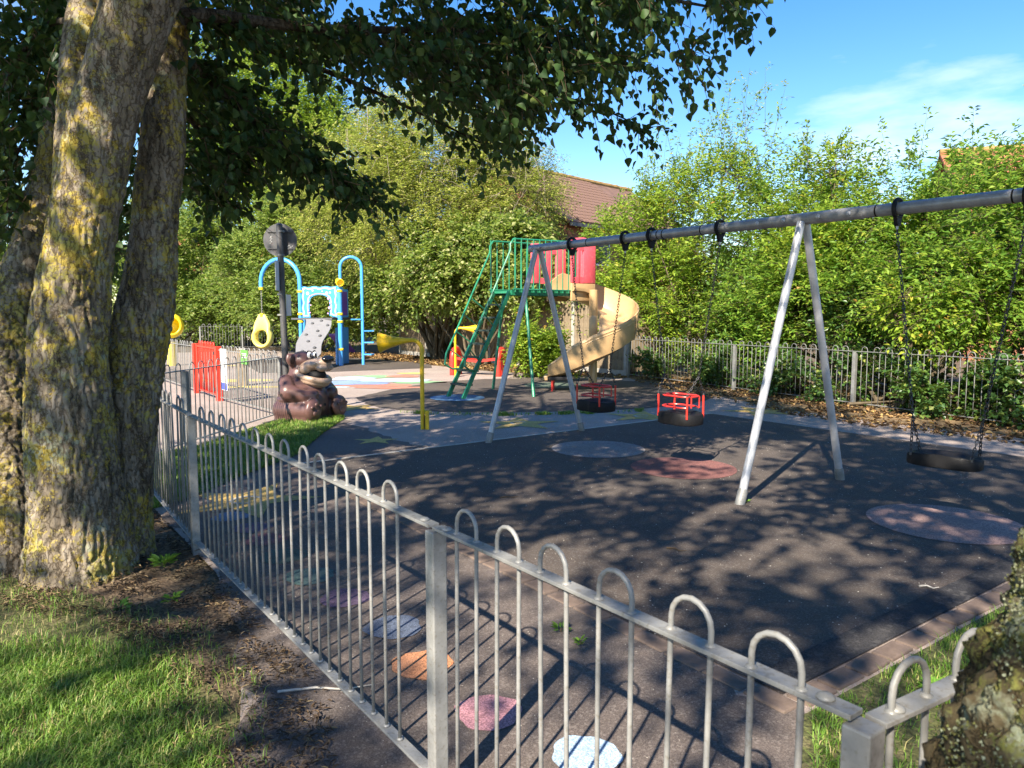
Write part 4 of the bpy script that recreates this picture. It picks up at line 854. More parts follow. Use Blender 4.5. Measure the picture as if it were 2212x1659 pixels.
# side return of the timber fence
wf2 = thing('timber_fence', W0 + E1 * .2, 'sunlit mossy timber boards behind the start of the right railings', 'fence')
for i in range(22):
    c = W0 + E1 * (.25 + i * .13) + UP * .1; link('board', board, wf2, c, (0, 0, math.atan2(E1[1], E1[0]) + rng.normal(0, .02)))
def house(label, ridge0, ridge1, half, drop, wall_h, tmat, wmat, tiles=None, windows=()):
    """gable house: ridge from ridge0 to ridge1, slope half-width and drop"""
    r0_, r1_ = np.array(ridge0, float), np.array(ridge1, float); ax = r1_ - r0_; L = np.linalg.norm(ax); ax /= L; sd = np.array([ax[1], -ax[0], 0])
    if sd[1] > 0: sd = -sd
    c = (r0_ + r1_) / 2; h = thing('house', (c[0], c[1], 0), label, 'house'); ez = r0_[2] - drop
    mb = MB(); q = half - .35
    mb.box(np.array([c[0], c[1], ez / 2]), (L - .5, 2 * q, ez), [ax, sd, UP]); mb.build('wall', M[wmat], h)
    for p in (r0_ + ax * .25, r1_ - ax * .25):
        b = np.array([p[0], p[1], 0]); zq = ez + .02
        MB().add([b + sd * q + UP * zq, b - sd * q + UP * zq, b + UP * (r0_[2] - .08)] + [b + ax * .02 + sd * q + UP * zq, b + ax * .02 - sd * q + UP * zq, b + ax * .02 + UP * (r0_[2] - .08)], [[0, 1, 2], [5, 4, 3], [0, 3, 4, 1], [1, 4, 5, 2], [2, 5, 3, 0]]).build('gable', M[wmat], h)
    rfs = []
    for s_ in (1, -1):
        e0 = r0_ + sd * s_ * half - UP * drop; e1 = r1_ + sd * s_ * half - UP * drop; nrm = np.cross(ax, (e0 - r0_)); nrm /= np.linalg.norm(nrm); nrm = nrm if nrm[2] > 0 else -nrm
        P = [r0_, r1_, e1, e0]; rfs.append((MB().add(P + [p - nrm * .10 for p in P], [[0, 1, 2, 3], [7, 6, 5, 4]] + [[i, 4 + i, 4 + (i + 1) % 4, (i + 1) % 4] for i in range(4)]).build('roof_slope', M[tmat], h), e0, e1, nrm))
    n = int(L / .42); rt = MB().tube([(-.22, 0, 0), (.22, 0, 0)], .11, 10).mesh('ridge_tile', M['ridge'])
    for i in range(n): link('ridge_tile', rt, h, r0_ + ax * (L * (i + .5) / n) + UP * .02, (0, rng.normal(0, .03), math.atan2(ax[1], ax[0])))
    if tiles:
        rf, e0, e1, nrm = rfs[0]; dn_ = (e0 - r0_); S = np.linalg.norm(dn_); dn_ /= S; tw, tl_ = .30, .30
        prof = [(-.155, .014), (-.10, .030), (-.05, .014), (.0, .010), (.06, .026), (.10, .030), (.15, .012)]
        tv = [(x, y, z + (.018 if y > 0 else 0)) for y in (-.17, .18) for x, z in prof]; k = len(prof)
        tm = MB().add(tv + [(x, .18, -.005) for x, z in prof], [[i, i + 1, k + i + 1, k + i] for i in range(k - 1)] + [[k + i, k + i + 1, 2 * k + i + 1, 2 * k + i] for i in range(k - 1)]).mesh('roof_tile', M[tmat])
        rotm = Matrix((Vector(ax), Vector(dn_), Vector(np.cross(ax, dn_)))).transposed().to_euler()
        if np.cross(ax, dn_)[2] < 0: rotm = Matrix((Vector(-ax), Vector(dn_), Vector(np.cross(-ax, dn_)))).transposed().to_euler()
        a0, a1 = tiles
        for r_ in range(int(S / tl_)):
            for i in range(int((a1 - a0) / tw)):
                link('roof_tile', tm, rf, r0_ + ax * (a0 + tw * (i + .5)) + dn_ * (tl_ * (r_ + .5)) + nrm * .006, rotm)
    for (t, z, w_, hh) in windows:
        p = r0_ + ax * t; p = np.array([p[0], p[1], 0]) + sd * (q + .01) + UP * z
        wn_ = MB().box(p, (w_ + .14, .06, hh + .14), [ax, sd, UP]).build('window', M['white'], h); MB().box(p + sd * .02, (w_, .05, hh), [ax, sd, UP]).build('pane', M['glass'], wn_)
    MB().bar(rfs[0][1] - UP * .1, rfs[0][2] - UP * .1, .12, .10, UP).build('gutter', M['sign_back'], h)
    return h
house('brick house with brown tiled roof rising behind the slide', (-.75, 28.6, 7.2), (5.55, 35.4, 7.2), 3.8, 2.5, 5, 'tile_brown', 'house_brick', (.6, 6.2), ((2.2, 3.9, 1.0, 1.1), (5, 3.9, 1.2, 1.1)))
house('red roofed pale house glimpsed through the far left hedge', (-22, 44, 6.4), (-12, 47, 6.4), 4, 2.6, 5, 'tile_red', 'render', None, ((3, 2.4, 1.2, 1.1), (6.5, 2.4, 1.2, 1.1)))
house('red roofed house glimpsed above the hedge at far right', (15.5, 27.5, 7.3), (26, 24, 7.3), 4, 2.6, 5, 'tile_red', 'house_brick', None, ((3, 3.6, 1.2, 1.1), (7, 3.6, 1.2, 1.1)))

# ------------------------------------------------------------------ foliage tools
def leaves(P, Dv, Nv, L, Wd, mat, name, parent=None, kind=6, fold=.25, off=None):
    """P base points, Dv axis, Nv normal (n,3); L lengths; Wd width ratio"""
    Dv = Dv / (np.linalg.norm(Dv, axis=1)[:, None] + 1e-9); S = np.cross(Dv, Nv); S /= np.linalg.norm(S, axis=1)[:, None] + 1e-9; Nn = np.cross(S, Dv)
    L = np.broadcast_to(L, (len(P),))[:, None]
    if kind == 6: T = np.array([[0, 0, 0], [.30, .5, 1], [.68, .34, .8], [1, 0, -.35], [.68, -.34, .8], [.30, -.5, 1]]); F = np.array([[0, 1, 2, 3], [0, 3, 4, 5]])
    elif kind == 10: T = np.array([[0, 0, 0], [.10, .30, .6], [.30, .49, 1], [.54, .42, .9], [.78, .20, .3], [1, 0, -.45], [.78, -.20, .3], [.54, -.42, .9], [.30, -.49, 1], [.10, -.30, .6]]); F = np.array([[0, 1, 2, 3, 4, 5], [0, 5, 6, 7, 8, 9]])
    else: T = np.array([[0, 0, 0], [.45, .5, 1], [1, 0, -.3], [.45, -.5, 1]]); F = np.array([[0, 1, 2], [0, 2, 3]])
    n = len(P); k = len(T); V = np.zeros((n, k, 3))
    for j, (t, s_, f) in enumerate(T): V[:, j] = P + Dv * L * t + S * L * (s_ * Wd) + Nn * L * (f * fold * Wd)
    FF = (F[None] + (np.arange(n) * k)[:, None, None]).reshape(-1, F.shape[1])
    return link(name, np_mesh(name, V.reshape(-1, 3) - (root_loc(parent) if parent else 0), FF, M[mat]), parent)
def unit(v): return v / (np.linalg.norm(v, axis=-1, keepdims=True) + 1e-9)
def sprays(base, dirv, length, k, leaf, droop=.25, spread=.9, jitter=.02):
    """k leaves alternately along each twig; returns leaf P, D, N, L plus twig polylines"""
    n = len(base); dirv = unit(dirv); t = (np.arange(k) + .6) / k; length = np.broadcast_to(length, (n,))[:, None, None]
    ax = dirv[:, None, :] * t[None, :, None] * length; ax[..., 2] -= droop * (t[None, :] ** 2) * length[..., 0]
    P = base[:, None, :] + ax + rng.normal(0, jitter, (n, k, 3))
    side = unit(np.cross(dirv, np.array([0, 0, 1.0]) + rng.normal(0, .25, (n, 3)))); sg = np.where(np.arange(k) % 2, 1.0, -1.0)
    Dl = dirv[:, None, :] * .55 + side[:, None, :] * sg[None, :, None] * spread + rng.normal(0, .28, (n, k, 3)); Dl[..., 2] -= droop
    Nl = np.array([0, 0, 1.0]) + rng.normal(0, .45, (n, k, 3))
    Ls = leaf * rng.uniform(.65, 1.2, n * k)
    return P.reshape(-1, 3), Dl.reshape(-1, 3), Nl.reshape(-1, 3), Ls
def twig_mesh(base, dirv, length, droop, r, name, mat, parent, seg=3):
    n = len(base); dirv = unit(dirv); length = np.broadcast_to(length, (n,))[:, None]; ts = (0, .5, 1.0); V = []
    s1 = unit(np.cross(dirv, np.array([.3, .2, 1.0]))); s2 = np.cross(dirv, s1)
    for t in ts:
        c = base + dirv * length * t; c = c.copy(); c[:, 2] -= droop * t * t * length[:, 0]
        for a in range(3):
            ang = 2.094 * a; V.append(c + (s1 * math.cos(ang) + s2 * math.sin(ang)) * r * (1 - .7 * t))
    V = np.stack(V, 1); F = []
    for i in range(2):
        for a in range(3): F.append([i * 3 + a, i * 3 + (a + 1) % 3, (i + 1) * 3 + (a + 1) % 3, (i + 1) * 3 + a])
    FF = (np.array(F)[None] + (np.arange(n) * 9)[:, None, None]).reshape(-1, 4)
    return link(name, np_mesh(name, V.reshape(-1, 3) - (root_loc(parent) if parent else 0), FF, M[mat]), parent)
def in_ell(n, c, r, lo=.0, hi=1.0, power=.5, upper=None):
    d = unit(rng.normal(0, 1, (n, 3)))
    if upper is not None: d[:, 2] = np.where(d[:, 2] < upper, -d[:, 2] * .6, d[:, 2]); d = unit(d)
    k = lo + (hi - lo) * rng.random(n) ** power
    return np.array(c) + d * np.array(r) * k[:, None], d
def shrub(name, label, cat, blobs, leaf, wd, mat, k=9, slen=.5, droop=.15, shoots=0, shoot_len=1.2, base=None, stems=7, group=None, clump=.0, up=.35, twigs=True, inner=.15, stem_r=.03):
    """blobs: (centre, radii, number of sprays). Leaf sprays on lumpy ellipsoids, with woody stems from the base"""
    c0 = np.mean([b[0] for b in blobs], axis=0) if base is None else np.array(base)
    o = thing(name, (c0[0], c0[1], 0), label, cat, group); Bs, Ds = [], []
    for c, r, n in blobs:
        c = np.array(c); r = np.array(r); m_ = max(6, int(n / 42)); cc, cd = in_ell(m_, c, r, .55, .98, .5)      # sub clumps make the outline uneven
        idx = rng.integers(0, m_, n); rad = rng.uniform(.18, .42, m_)[idx] * r.min()
        d = unit(rng.normal(0, 1, (n, 3))); b = cc[idx] + d * rad[:, None] * (rng.random(n) ** .4)[:, None]
        ii = rng.random(n) < inner; b[ii] = c + (b[ii] - c) * rng.uniform(.3, .8, (ii.sum(), 1))
        outw = unit((b - c) / r); Bs.append(b); Ds.append(outw * .7 + d * .6 + np.array([0, 0, up]))
    B = np.concatenate(Bs); Dv = np.concatenate(Ds); keep = B[:, 2] > .05; B, Dv = B[keep], Dv[keep]
    Ln = slen * rng.uniform(.6, 1.3, len(B))
    P, Dl, Nl, Ls = sprays(B, Dv, Ln, k, leaf, droop)
    if shoots:
        w = np.array([b[2] for b in blobs], float); w /= w.sum(); idx = rng.choice(len(blobs), shoots, p=w)
        sb = np.array([np.array(blobs[i][0]) + np.array(blobs[i][1]) * np.array([rng.uniform(-.8, .8), rng.uniform(-.8, .8), rng.uniform(.6, .9)]) for i in idx])
        sd = np.array([0, 0, 1.0]) + rng.normal(0, .22, (shoots, 3)); sl = shoot_len * rng.uniform(.5, 1.25, shoots)
        ks = 8; tt = (np.arange(ks) + .4) / ks; pb_ = (sb[:, None, :] + unit(sd)[:, None, :] * (sl[:, None] * tt[None])[..., None]).reshape(-1, 3)
        pd_ = np.repeat(unit(sd), ks, 0) * .8 + rng.normal(0, .6, (len(pb_), 3)); pl_ = (np.repeat(sl, ks) * (.42 - .28 * np.tile(tt, shoots))) * rng.uniform(.6, 1.2, len(pb_))
        P2, D2, N2, L2 = sprays(pb_, pd_, pl_, 8, leaf * .9, .1, .9); P = np.concatenate([P, P2]); Dl = np.concatenate([Dl, D2]); Nl = np.concatenate([Nl, N2]); Ls = np.concatenate([Ls, L2])
        twig_mesh(sb, sd, sl, 0, .006, 'shoots', 'stem', o)['kind'] = 'stuff'
    leaves(P, Dl, Nl, Ls, wd, mat, 'foliage', o, 4, .3)['kind'] = 'stuff'
    if twigs: 
        s_ = rng.random(len(B)) < .35; twig_mesh(B[s_] - unit(Dv[s_]) * .25, Dv[s_], Ln[s_] + .25, droop * .6, .006, 'twigs', 'stem', o)['kind'] = 'stuff'
    mb = MB()
    for i in range(stems):
        bl = blobs[i % len(blobs)]; tgt = np.array(bl[0]) + np.array(bl[1]) * rng.uniform(-.55, .55, 3); b0 = np.array([c0[0], c0[1], 0]) + np.array([*rng.normal(0, .25, 2), -.05])
        md = b0 * .5 + tgt * .5 + np.array([*rng.normal(0, .25, 2), rng.uniform(-.2, .3)]); mb.tube([b0, b0 * .6 + md * .4 + np.array([*rng.normal(0, .06, 2), 0]), md, tgt], [stem_r * 1.6, stem_r * 1.2, stem_r, stem_r * .3], 6)
    if stems: mb.build('stems', M['stem'], o, True)
    return o

# ------------------------------------------------------------------ hedge and trees behind the playground
def Bl(u, v, y, r, n): return (D(u, v, y), np.array(r, float), n)
HG = 'hedge shrubs behind the right railings'
shrub('hedge_shrub', 'bright green leafy shrub right behind the spiral slide', 'shrub', [Bl(1345, 590, 19.8, (1.0, 1.0, 1.5), 1000), Bl(1410, 640, 18.9, (1.2, 1.0, 1.5), 1100), Bl(1310, 690, 19.2, (.7, .8, 1.0), 450)], .12, .42, 'lf_cherry', shoots=16, shoot_len=.9, group=HG)
shrub('hedge_shrub', 'tall feathery lime green shrub with upright shoots against the sky', 'shrub', [Bl(1450, 540, 18.6, (1.2, 1.1, 1.5), 950), Bl(1570, 500, 17.4, (1.3, 1.1, 1.7), 1050), Bl(1540, 650, 17.6, (1.4, 1.0, 1.2), 1100), Bl(1610, 370, 17.2, (.8, .7, 1.0), 200), Bl(1440, 420, 18.4, (.6, .6, .7), 120)], .12, .36, 'lf_cherry', shoots=44, shoot_len=1.5, group=HG)
shrub('hedge_shrub', 'green shrub spreading behind the near A frame', 'shrub', [Bl(1690, 520, 16.4, (1.2, 1.1, 1.2), 850), Bl(1720, 640, 15.6, (1.4, 1.0, .9), 1100), Bl(1640, 700, 16.2, (1.2, .8, .7), 600)], .12, .38, 'lf_laurel', shoots=18, shoot_len=.9, group=HG)
shrub('hedge_shrub', 'yellow green shrub with reddish leaf tips above the top beam', 'shrub', [Bl(1830, 460, 15.4, (1.4, 1.1, .9), 800), Bl(1800, 580, 14.9, (1.2, 1.0, .9), 900), Bl(1780, 360, 15.6, (.5, .5, .5), 120)], .12, .40, 'lf_cherry', shoots=24, shoot_len=.9, group=HG)
shrub('hedge_shrub', 'deep green arching shrub behind the right flat swing', 'shrub', [Bl(1990, 440, 13.6, (1.2, 1.0, .75), 650), Bl(2090, 550, 12.8, (1.4, 1.0, 1.0), 1300), Bl(1900, 640, 13.8, (1.2, .9, .7), 800)], .12, .40, 'lf_laurel', shoots=22, shoot_len=.75, group=HG)
shrub('hedge_shrub', 'lime branch hanging forward over the right railings', 'shrub', [Bl(2040, 640, 11.4, (.85, .7, .45), 480), Bl(1960, 690, 11.6, (.5, .5, .25), 150)], .11, .45, 'lf_cherry', stems=4, group=HG, up=.1)
shrub('hedge_shrub', 'dark green shrub filling the right edge of the picture', 'shrub', [Bl(2240, 470, 11.2, (1.0, 1.0, 1.0), 1000), Bl(2220, 620, 10.6, (1.0, .8, .7), 700)], .11, .42, 'lf_laurel', shoots=10, shoot_len=1.0, group=HG)
# dark undergrowth and ivy on the railings
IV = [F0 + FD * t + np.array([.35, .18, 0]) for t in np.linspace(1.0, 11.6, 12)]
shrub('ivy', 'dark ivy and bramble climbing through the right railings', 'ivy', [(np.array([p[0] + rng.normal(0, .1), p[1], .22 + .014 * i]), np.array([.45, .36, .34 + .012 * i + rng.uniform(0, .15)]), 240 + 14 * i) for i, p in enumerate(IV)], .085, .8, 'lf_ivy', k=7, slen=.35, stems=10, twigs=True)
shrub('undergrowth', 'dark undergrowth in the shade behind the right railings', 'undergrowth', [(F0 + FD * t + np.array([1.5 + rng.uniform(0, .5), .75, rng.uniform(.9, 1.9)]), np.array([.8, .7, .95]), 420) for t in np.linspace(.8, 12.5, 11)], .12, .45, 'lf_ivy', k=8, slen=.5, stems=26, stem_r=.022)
# left: willow-like dome, variegated ivy, hedges, tall bright tree
shrub('willow_tree', 'rounded olive green willow like tree behind the slide ladder', 'tree', [Bl(930, 330, 24.5, (2.3, 2.0, 1.9), 3800), Bl(780, 420, 25.0, (2.2, 2.0, 2.2), 3300), Bl(1050, 410, 24.0, (1.9, 1.7, 2.2), 3000), Bl(900, 480, 23.4, (2.6, 1.6, 1.7), 2900), Bl(1130, 430, 24.6, (1.2, 1.2, 1.6), 900)], .115, .30, 'lf_willow', k=10, slen=.7, droop=.3, shoots=60, shoot_len=.9, stems=14, stem_r=.05)
wl_ = bpy.data.objects['willow_tree']; M['dead_twig'] = paint('dead_twig', (.30, .25, .19), .9, .3)
wb = np.concatenate([in_ell(260, D(1040, 380, 23.4), (2.0, 1.4, 2.0), .8, 1.06)[0], in_ell(160, D(900, 330, 23.6), (2.2, 1.5, 1.8), .85, 1.06)[0]])
twig_mesh(wb, rng.normal(0, .6, (len(wb), 3)) + np.array([.1, -.5, -.1]), rng.uniform(.5, 1.3, len(wb)), .3, .008, 'bare_twigs', 'dead_twig', wl_)['kind'] = 'stuff'
shrub('variegated_ivy', 'cream and green variegated ivy bank over the timber fence', 'ivy', [Bl(1010, 585, 21.6, (2.0, .9, .9), 2300), Bl(900, 615, 22.8, (1.4, 1.0, .75), 1500), Bl(1110, 570, 20.8, (1.2, .8, 1.1), 1500), Bl(1190, 600, 19.9, (1.0, .6, .55), 800), Bl(1000, 520, 22.6, (1.6, 1.0, .8), 1300)], .12, .75, 'lf_varieg', k=7, slen=.45, droop=.35, stems=10)
shrub('hedge_tree', 'mixed green hedge tree behind the blue climbing unit', 'tree', [Bl(690, 520, 28.5, (2.4, 1.6, 2.2), 3200), Bl(790, 620, 27.2, (1.6, 1.2, 1.3), 1700), Bl(590, 600, 29.5, (2.2, 1.5, 1.9), 2400), Bl(680, 670, 28.0, (2.3, 1.2, .8), 1300)], .14, .6, 'lf_hazel', k=8, slen=.6, stems=10)
shrub('hedge_tree', 'dark hedge glimpsed between trunk and hanging pod', 'tree', [Bl(440, 600, 33.5, (2.6, 1.6, 2.3), 2300), Bl(520, 660, 33.0, (2.2, 1.4, 1.3), 1500), Bl(370, 660, 33.8, (2.0, 1.5, 1.6), 1100), Bl(420, 480, 35, (2.6, 1.6, 1.8), 1200), Bl(250, 560, 34, (2.2, 1.6, 2.6), 1300)], .16, .6, 'lf_hazel', k=8, slen=.6, stems=8)
shrub('lime_tree', 'tall sunlit bright green tree behind the overhanging leaves', 'tree', [Bl(600, 250, 37, (3.6, 2.4, 3.2), 3200), Bl(520, 380, 36, (3.0, 2.0, 2.6), 2000), Bl(690, 360, 36, (2.6, 2, 2.4), 1800), Bl(470, 200, 39, (2.6, 2, 2.4), 1200)], .20, .5, 'lf_bright', k=8, slen=.9, stems=12, stem_r=.09)
shrub('far_tree', 'far tree glimpsed left of the lichen covered trunks', 'tree', [Bl(40, 640, 30, (3.0, 2, 1.9), 1200), Bl(-60, 560, 31, (2.5, 2, 2.6), 900)], .20, .5, 'lf_hazel', k=8, slen=.8, stems=6, stem_r=.08)
shrub('small_bush', 'small sunlit bush in front of the timber fence beside the slide', 'shrub', [Bl(1160, 735, 17.7, (.50, .45, .55), 620), Bl(1140, 775, 17.6, (.34, .35, .28), 260), Bl(1205, 775, 17.5, (.28, .3, .3), 150)], .10, .45, 'lf_cherry', k=9, slen=.35, shoots=8, shoot_len=.5)
shrub('hedge_backdrop', 'dense green hedge far behind the house and shrubs', 'hedge', [(np.array([x, 40 + 2 * math.sin(x), 2.2]), np.array([3.4, 1.6, 2.2 + rng.uniform(0, 1.0)]), 700) for x in np.linspace(-34, 34, 16)], .26, .55, 'lf_hazel', k=8, slen=.8, stems=16, stem_r=.06)

# ------------------------------------------------------------------ foreground tree
tree = thing('multi_stem_tree', (-2.45, 4.45, 0), 'large tree with three lichen covered trunks at the left', 'tree')
def stem_pts(L): return np.array([D(u, v, y) for u, v, w, y in L]), np.array([w / FPX * y for u, v, w, y in L])
tm = MB()
main, mr = stem_pts([(172, 1400, 160, 4.35), (172, 1310, 140, 4.35), (172, 1240, 118, 4.35), (172, 1150, 102, 4.35), (160, 1020, 90, 4.35), (148, 890, 82, 4.35), (144, 750, 76, 4.35), (160, 600, 68, 4.35), (182, 467, 67, 4.35), (207, 333, 66, 4.35), (224, 250, 67, 4.35), (267, 117, 64, 4.35), (302, 0, 72, 4.35), (345, -110, 72, 4.35), (400, -260, 66, 4.35)])
right, rr = stem_pts([(250, 1400, 115, 4.68), (255, 1310, 92, 4.68), (258, 1200, 72, 4.66), (256, 1050, 66, 4.66), (268, 900, 64, 4.7), (298, 750, 61, 4.75), (328, 600, 53, 4.8), (334, 467, 45, 4.8), (348, 333, 43, 4.8), (352, 250, 42, 4.8), (369, 117, 32, 4.85), (390, -60, 28, 4.9), (420, -260, 28, 5.1)])
left, lr = stem_pts([(30, 1400, 120, 4.4), (30, 1310, 100, 4.4), (22, 1200, 84, 4.45), (10, 1050, 72, 4.6), (0, 900, 66, 4.85), (8, 780, 60, 5.1), (35, 680, 54, 5.3), (75, 540, 46, 5.5), (112, 400, 40, 5.6), (140, 250, 36, 5.7), (165, 100, 34, 5.8), (190, -100, 30, 6.0), (210, -260, 26, 6.1)])
def dense(P, r, n):
    t = np.linspace(0, len(P) - 1, n); i = np.arange(len(P)); k = np.ones(5) / 5
    Q = np.stack([np.interp(t, i, P[:, j]) for j in range(3)], 1); q = np.interp(t, i, r); e = 2
    Qs = np.stack([np.convolve(np.pad(Q[:, j], e, 'edge'), k, 'valid') for j in range(3)], 1); return Qs, np.convolve(np.pad(q, e, 'edge'), k, 'valid')
for P_, r_ in ((main, mr), (right, rr), (left, lr)): tm.tube(*dense(P_, r_, 60), seg=28)
fork, fr = stem_pts([(172, 450, 50, 4.42), (160, 330, 38, 4.46), (166, 180, 36, 4.55), (190, 0, 35, 4.7), (205, -200, 30, 5.0)]); tm.tube(*dense(fork, fr, 20), seg=16)
tme = remesh(tm, .0125, 4, 'trunk')
def displace(me, fn, off=np.zeros(3)):
    n = len(me.vertices); co = np.empty(n * 3, np.float32); me.vertices.foreach_get('co', co); co = co.reshape(-1, 3); no = np.empty(n * 3, np.float32)
    me.vertex_normals.foreach_get('vector', no); no = no.reshape(-1, 3); co = co + no * np.array([fn(Vector(c)) for c in co])[:, None] - off
    me.vertices.foreach_set('co', co.astype(np.float32).ravel()); me.update()
def bark_fn(c):
    w = mnoise.noise_vector(c * 7) * .55
    q = Vector((c.x * 30, c.y * 30, c.z * 7)) + w; rd = abs(mnoise.noise(q)); q2 = Vector((c.x * 60, c.y * 60, c.z * 22)) + w * 2; rd2 = abs(mnoise.noise(q2))
    low = 1.0 if c.z < 1.5 else max(.35, 1 - (c.z - 1.5) * .9)
    return low * .020 * (min(rd, .3) / .3 - .8) + low * .010 * rd2 + .006 * mnoise.noise(c * 26) + .016 * mnoise.noise(c * 3.0)
displace(tme, bark_fn, root_loc(tree)); tme.materials.append(M['bark']); link('trunk', tme, tree)
# boughs
def bough(P, r0_, r1_, mb): 
    P = np.array(P, float); Q, q = dense(P, np.linspace(r0_, r1_, len(P)), 20); mb.tube(Q, q, 8)
bmb = MB(); BG = []
def pix_bough(L, r0_, r1_): P = [D(*q) for q in L]; bough(P, r0_, r1_, bmb); BG.append(np.array(P))
pix_bough([(380, 40, 4.6), (440, 25, 4.7), (560, 50, 5.0), (760, 70, 5.5), (1000, 60, 6.0), (1250, 85, 6.4), (1420, 140, 6.6)], .05, .008)
pix_bough([(400, -80, 4.7), (700, -90, 5.1), (1050, -60, 5.4), (1350, -20, 5.6), (1560, 20, 5.7)], .05, .008)
pix_bough([(410, 20, 4.7), (520, 85, 5.2), (700, 150, 5.8), (880, 230, 6.3), (1060, 320, 6.6)], .035, .006)
pix_bough([(760, 70, 5.5), (950, 130, 6.0), (1150, 190, 6.4), (1290, 230, 6.6), (1390, 275, 6.7)], .022, .005)
pix_bough([(372, 100, 4.9), (470, 190, 5.1), (590, 300, 5.3), (700, 380, 5.4), (815, 440, 5.5)], .030, .005)
pix_bough([(360, 200, 4.9), (430, 280, 5.2), (480, 380, 5.4), (500, 450, 5.5)], .022, .005)
pix_bough([(190, 60, 4.9), (120, 40, 5.2), (60, 90, 5.4), (0, 200, 5.6)], .03, .006)
pix_bough([(140, 240, 5.7), (80, 260, 5.7), (30, 340, 5.7), (-10, 470, 5.7)], .022, .005)
for tgt in ((-5.2, 4.6, 6.8), (-3.4, 6.6, 7.4), (-.6, 5.6, 7.0), (-1.5, 3.0, 8.2), (-3.8, 2.2, 7.0), (.4, 3.6, 6.2), (-2.4, 4.4, 9.4)):
    src = [main[-1], right[-1], left[-1], fork[-1]][rng.integers(0, 4)]; bough([src - UP * .1, src * .6 + np.array(tgt) * .4 + UP * .3, tgt], .08, .02, bmb)
bmb.build('branches', M['bark_dark'], tree, True)
# visible hanging foliage: leaf twigs filling the crown's lower edge
def in_poly(p, poly):
    x, y = p; c = False; n = len(poly)
    for i in range(n):
        x1, y1 = poly[i]; x2, y2 = poly[(i + 1) % n]
        if (y1 > y) != (y2 > y) and x < (x2 - x1) * (y - y1) / (y2 - y1) + x1: c = not c
    return c
def fill(poly, n, y0, y1, gaps=.0, gscale=120):
    xs = [p[0] for p in poly]; ys = [p[1] for p in poly]; out = []
    while len(out) < n:
        u, v = rng.uniform(min(xs), max(xs)), rng.uniform(min(ys), max(ys))
        if not in_poly((u, v), poly): continue
        if gaps and mnoise.noise(Vector((u / gscale, v / gscale, 3.3))) > .42 - gaps: continue
        out.append(D(u, v, rng.uniform(y0, y1)))
    return np.array(out)
CA = [(390, -90), (1640, -90), (1600, 0), (1530, 70), (1460, 140), (1390, 205), (1290, 200), (1190, 170), (1130, 235), (1060, 295), (980, 225), (890, 180), (800, 130), (680, 95), (540, 50), (450, 10)]
CB = [(385, 130), (470, 160), (560, 230), (640, 285), (735, 365), (790, 405), (690, 375), (610, 345), (550, 320), (480, 370), (392, 420)]
CE = [(215, 150), (300, 150), (320, 330), (290, 560), (235, 620), (225, 400)]
CC_ = [(-40, -60), (190, -60), (150, 120), (120, 260), (90, 380), (30, 500), (-40, 480)]
CD_ = [(640, 310), (760, 380), (805, 415), (740, 400), (660, 360)]
base = np.concatenate([fill(CA, 1040, 5.0, 7.4, .26), fill(CB, 210, 4.9, 6.2, .22), fill(CC_, 300, 5.0, 6.4, .16), fill(CD_, 30, 5.2, 5.6), fill(CE, 90, 5.7, 6.6),
    np.concatenate([b[:-1] + (b[1:] - b[:-1]) * t for b in BG[:1] + BG[2:] for t in np.linspace(.3, 1, 9)])])
dirs = rng.normal(0, .5, (len(base), 3)) + np.array([.55, .25, -.25]); dirs[base[:, 0] < -2.6] *= np.array([-.6, 1, 1])
ln = rng.uniform(.20, .42, len(base)); P, Dl, Nl, Ls = sprays(base, dirs, ln, 9, .074, .35, .8)
Dl[:, 2] -= .35; over_sign = np.hypot((P[:, 0] / P[:, 1] + .3135) , (P[:, 2] - CAM_H) / P[:, 1] - .085) < .055      # twigs over the sign were cut back
P, Dl, Nl, Ls = P[~over_sign], Dl[~over_sign], Nl[~over_sign], Ls[~over_sign]
px_u = 1106 + FPX * P[:, 0] / P[:, 1]; px_v = 674 - FPX * (P[:, 2] - CAM_H) / P[:, 1]; seen = (px_u > 0) & (px_u < 2212) & (px_v > 0)
big = np.argsort(np.where(seen, Ls / P[:, 1], 0))[-300:]; rest = np.ones(len(P), bool); rest[big] = False
lfm = np_mesh('leaf', np.array([[0, 0, 0], [.10, .25, .12], [.30, .40, .2], [.54, .345, .18], [.78, .165, .06], [1, 0, -.1], [.78, -.165, .06], [.54, -.345, .18], [.30, -.40, .2], [.10, -.25, .12]]), np.array([[0, 1, 2, 3, 4, 5], [0, 5, 6, 7, 8, 9]]), M['lf_tree_obj'])
for i in big:
    d_ = Dl[i] / np.linalg.norm(Dl[i]); s_ = np.cross(d_, Nl[i]); s_ /= np.linalg.norm(s_); n_ = np.cross(s_, d_)
    link('leaf', lfm, tree, P[i], Matrix((Vector(d_), Vector(s_), Vector(n_))).transposed().to_euler(), (Ls[i],) * 3)
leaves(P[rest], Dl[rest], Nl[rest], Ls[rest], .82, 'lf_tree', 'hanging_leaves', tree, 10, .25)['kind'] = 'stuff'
twig_mesh(base, dirs, ln, .35, .004, 'twigs', 'twig', tree)['kind'] = 'stuff'
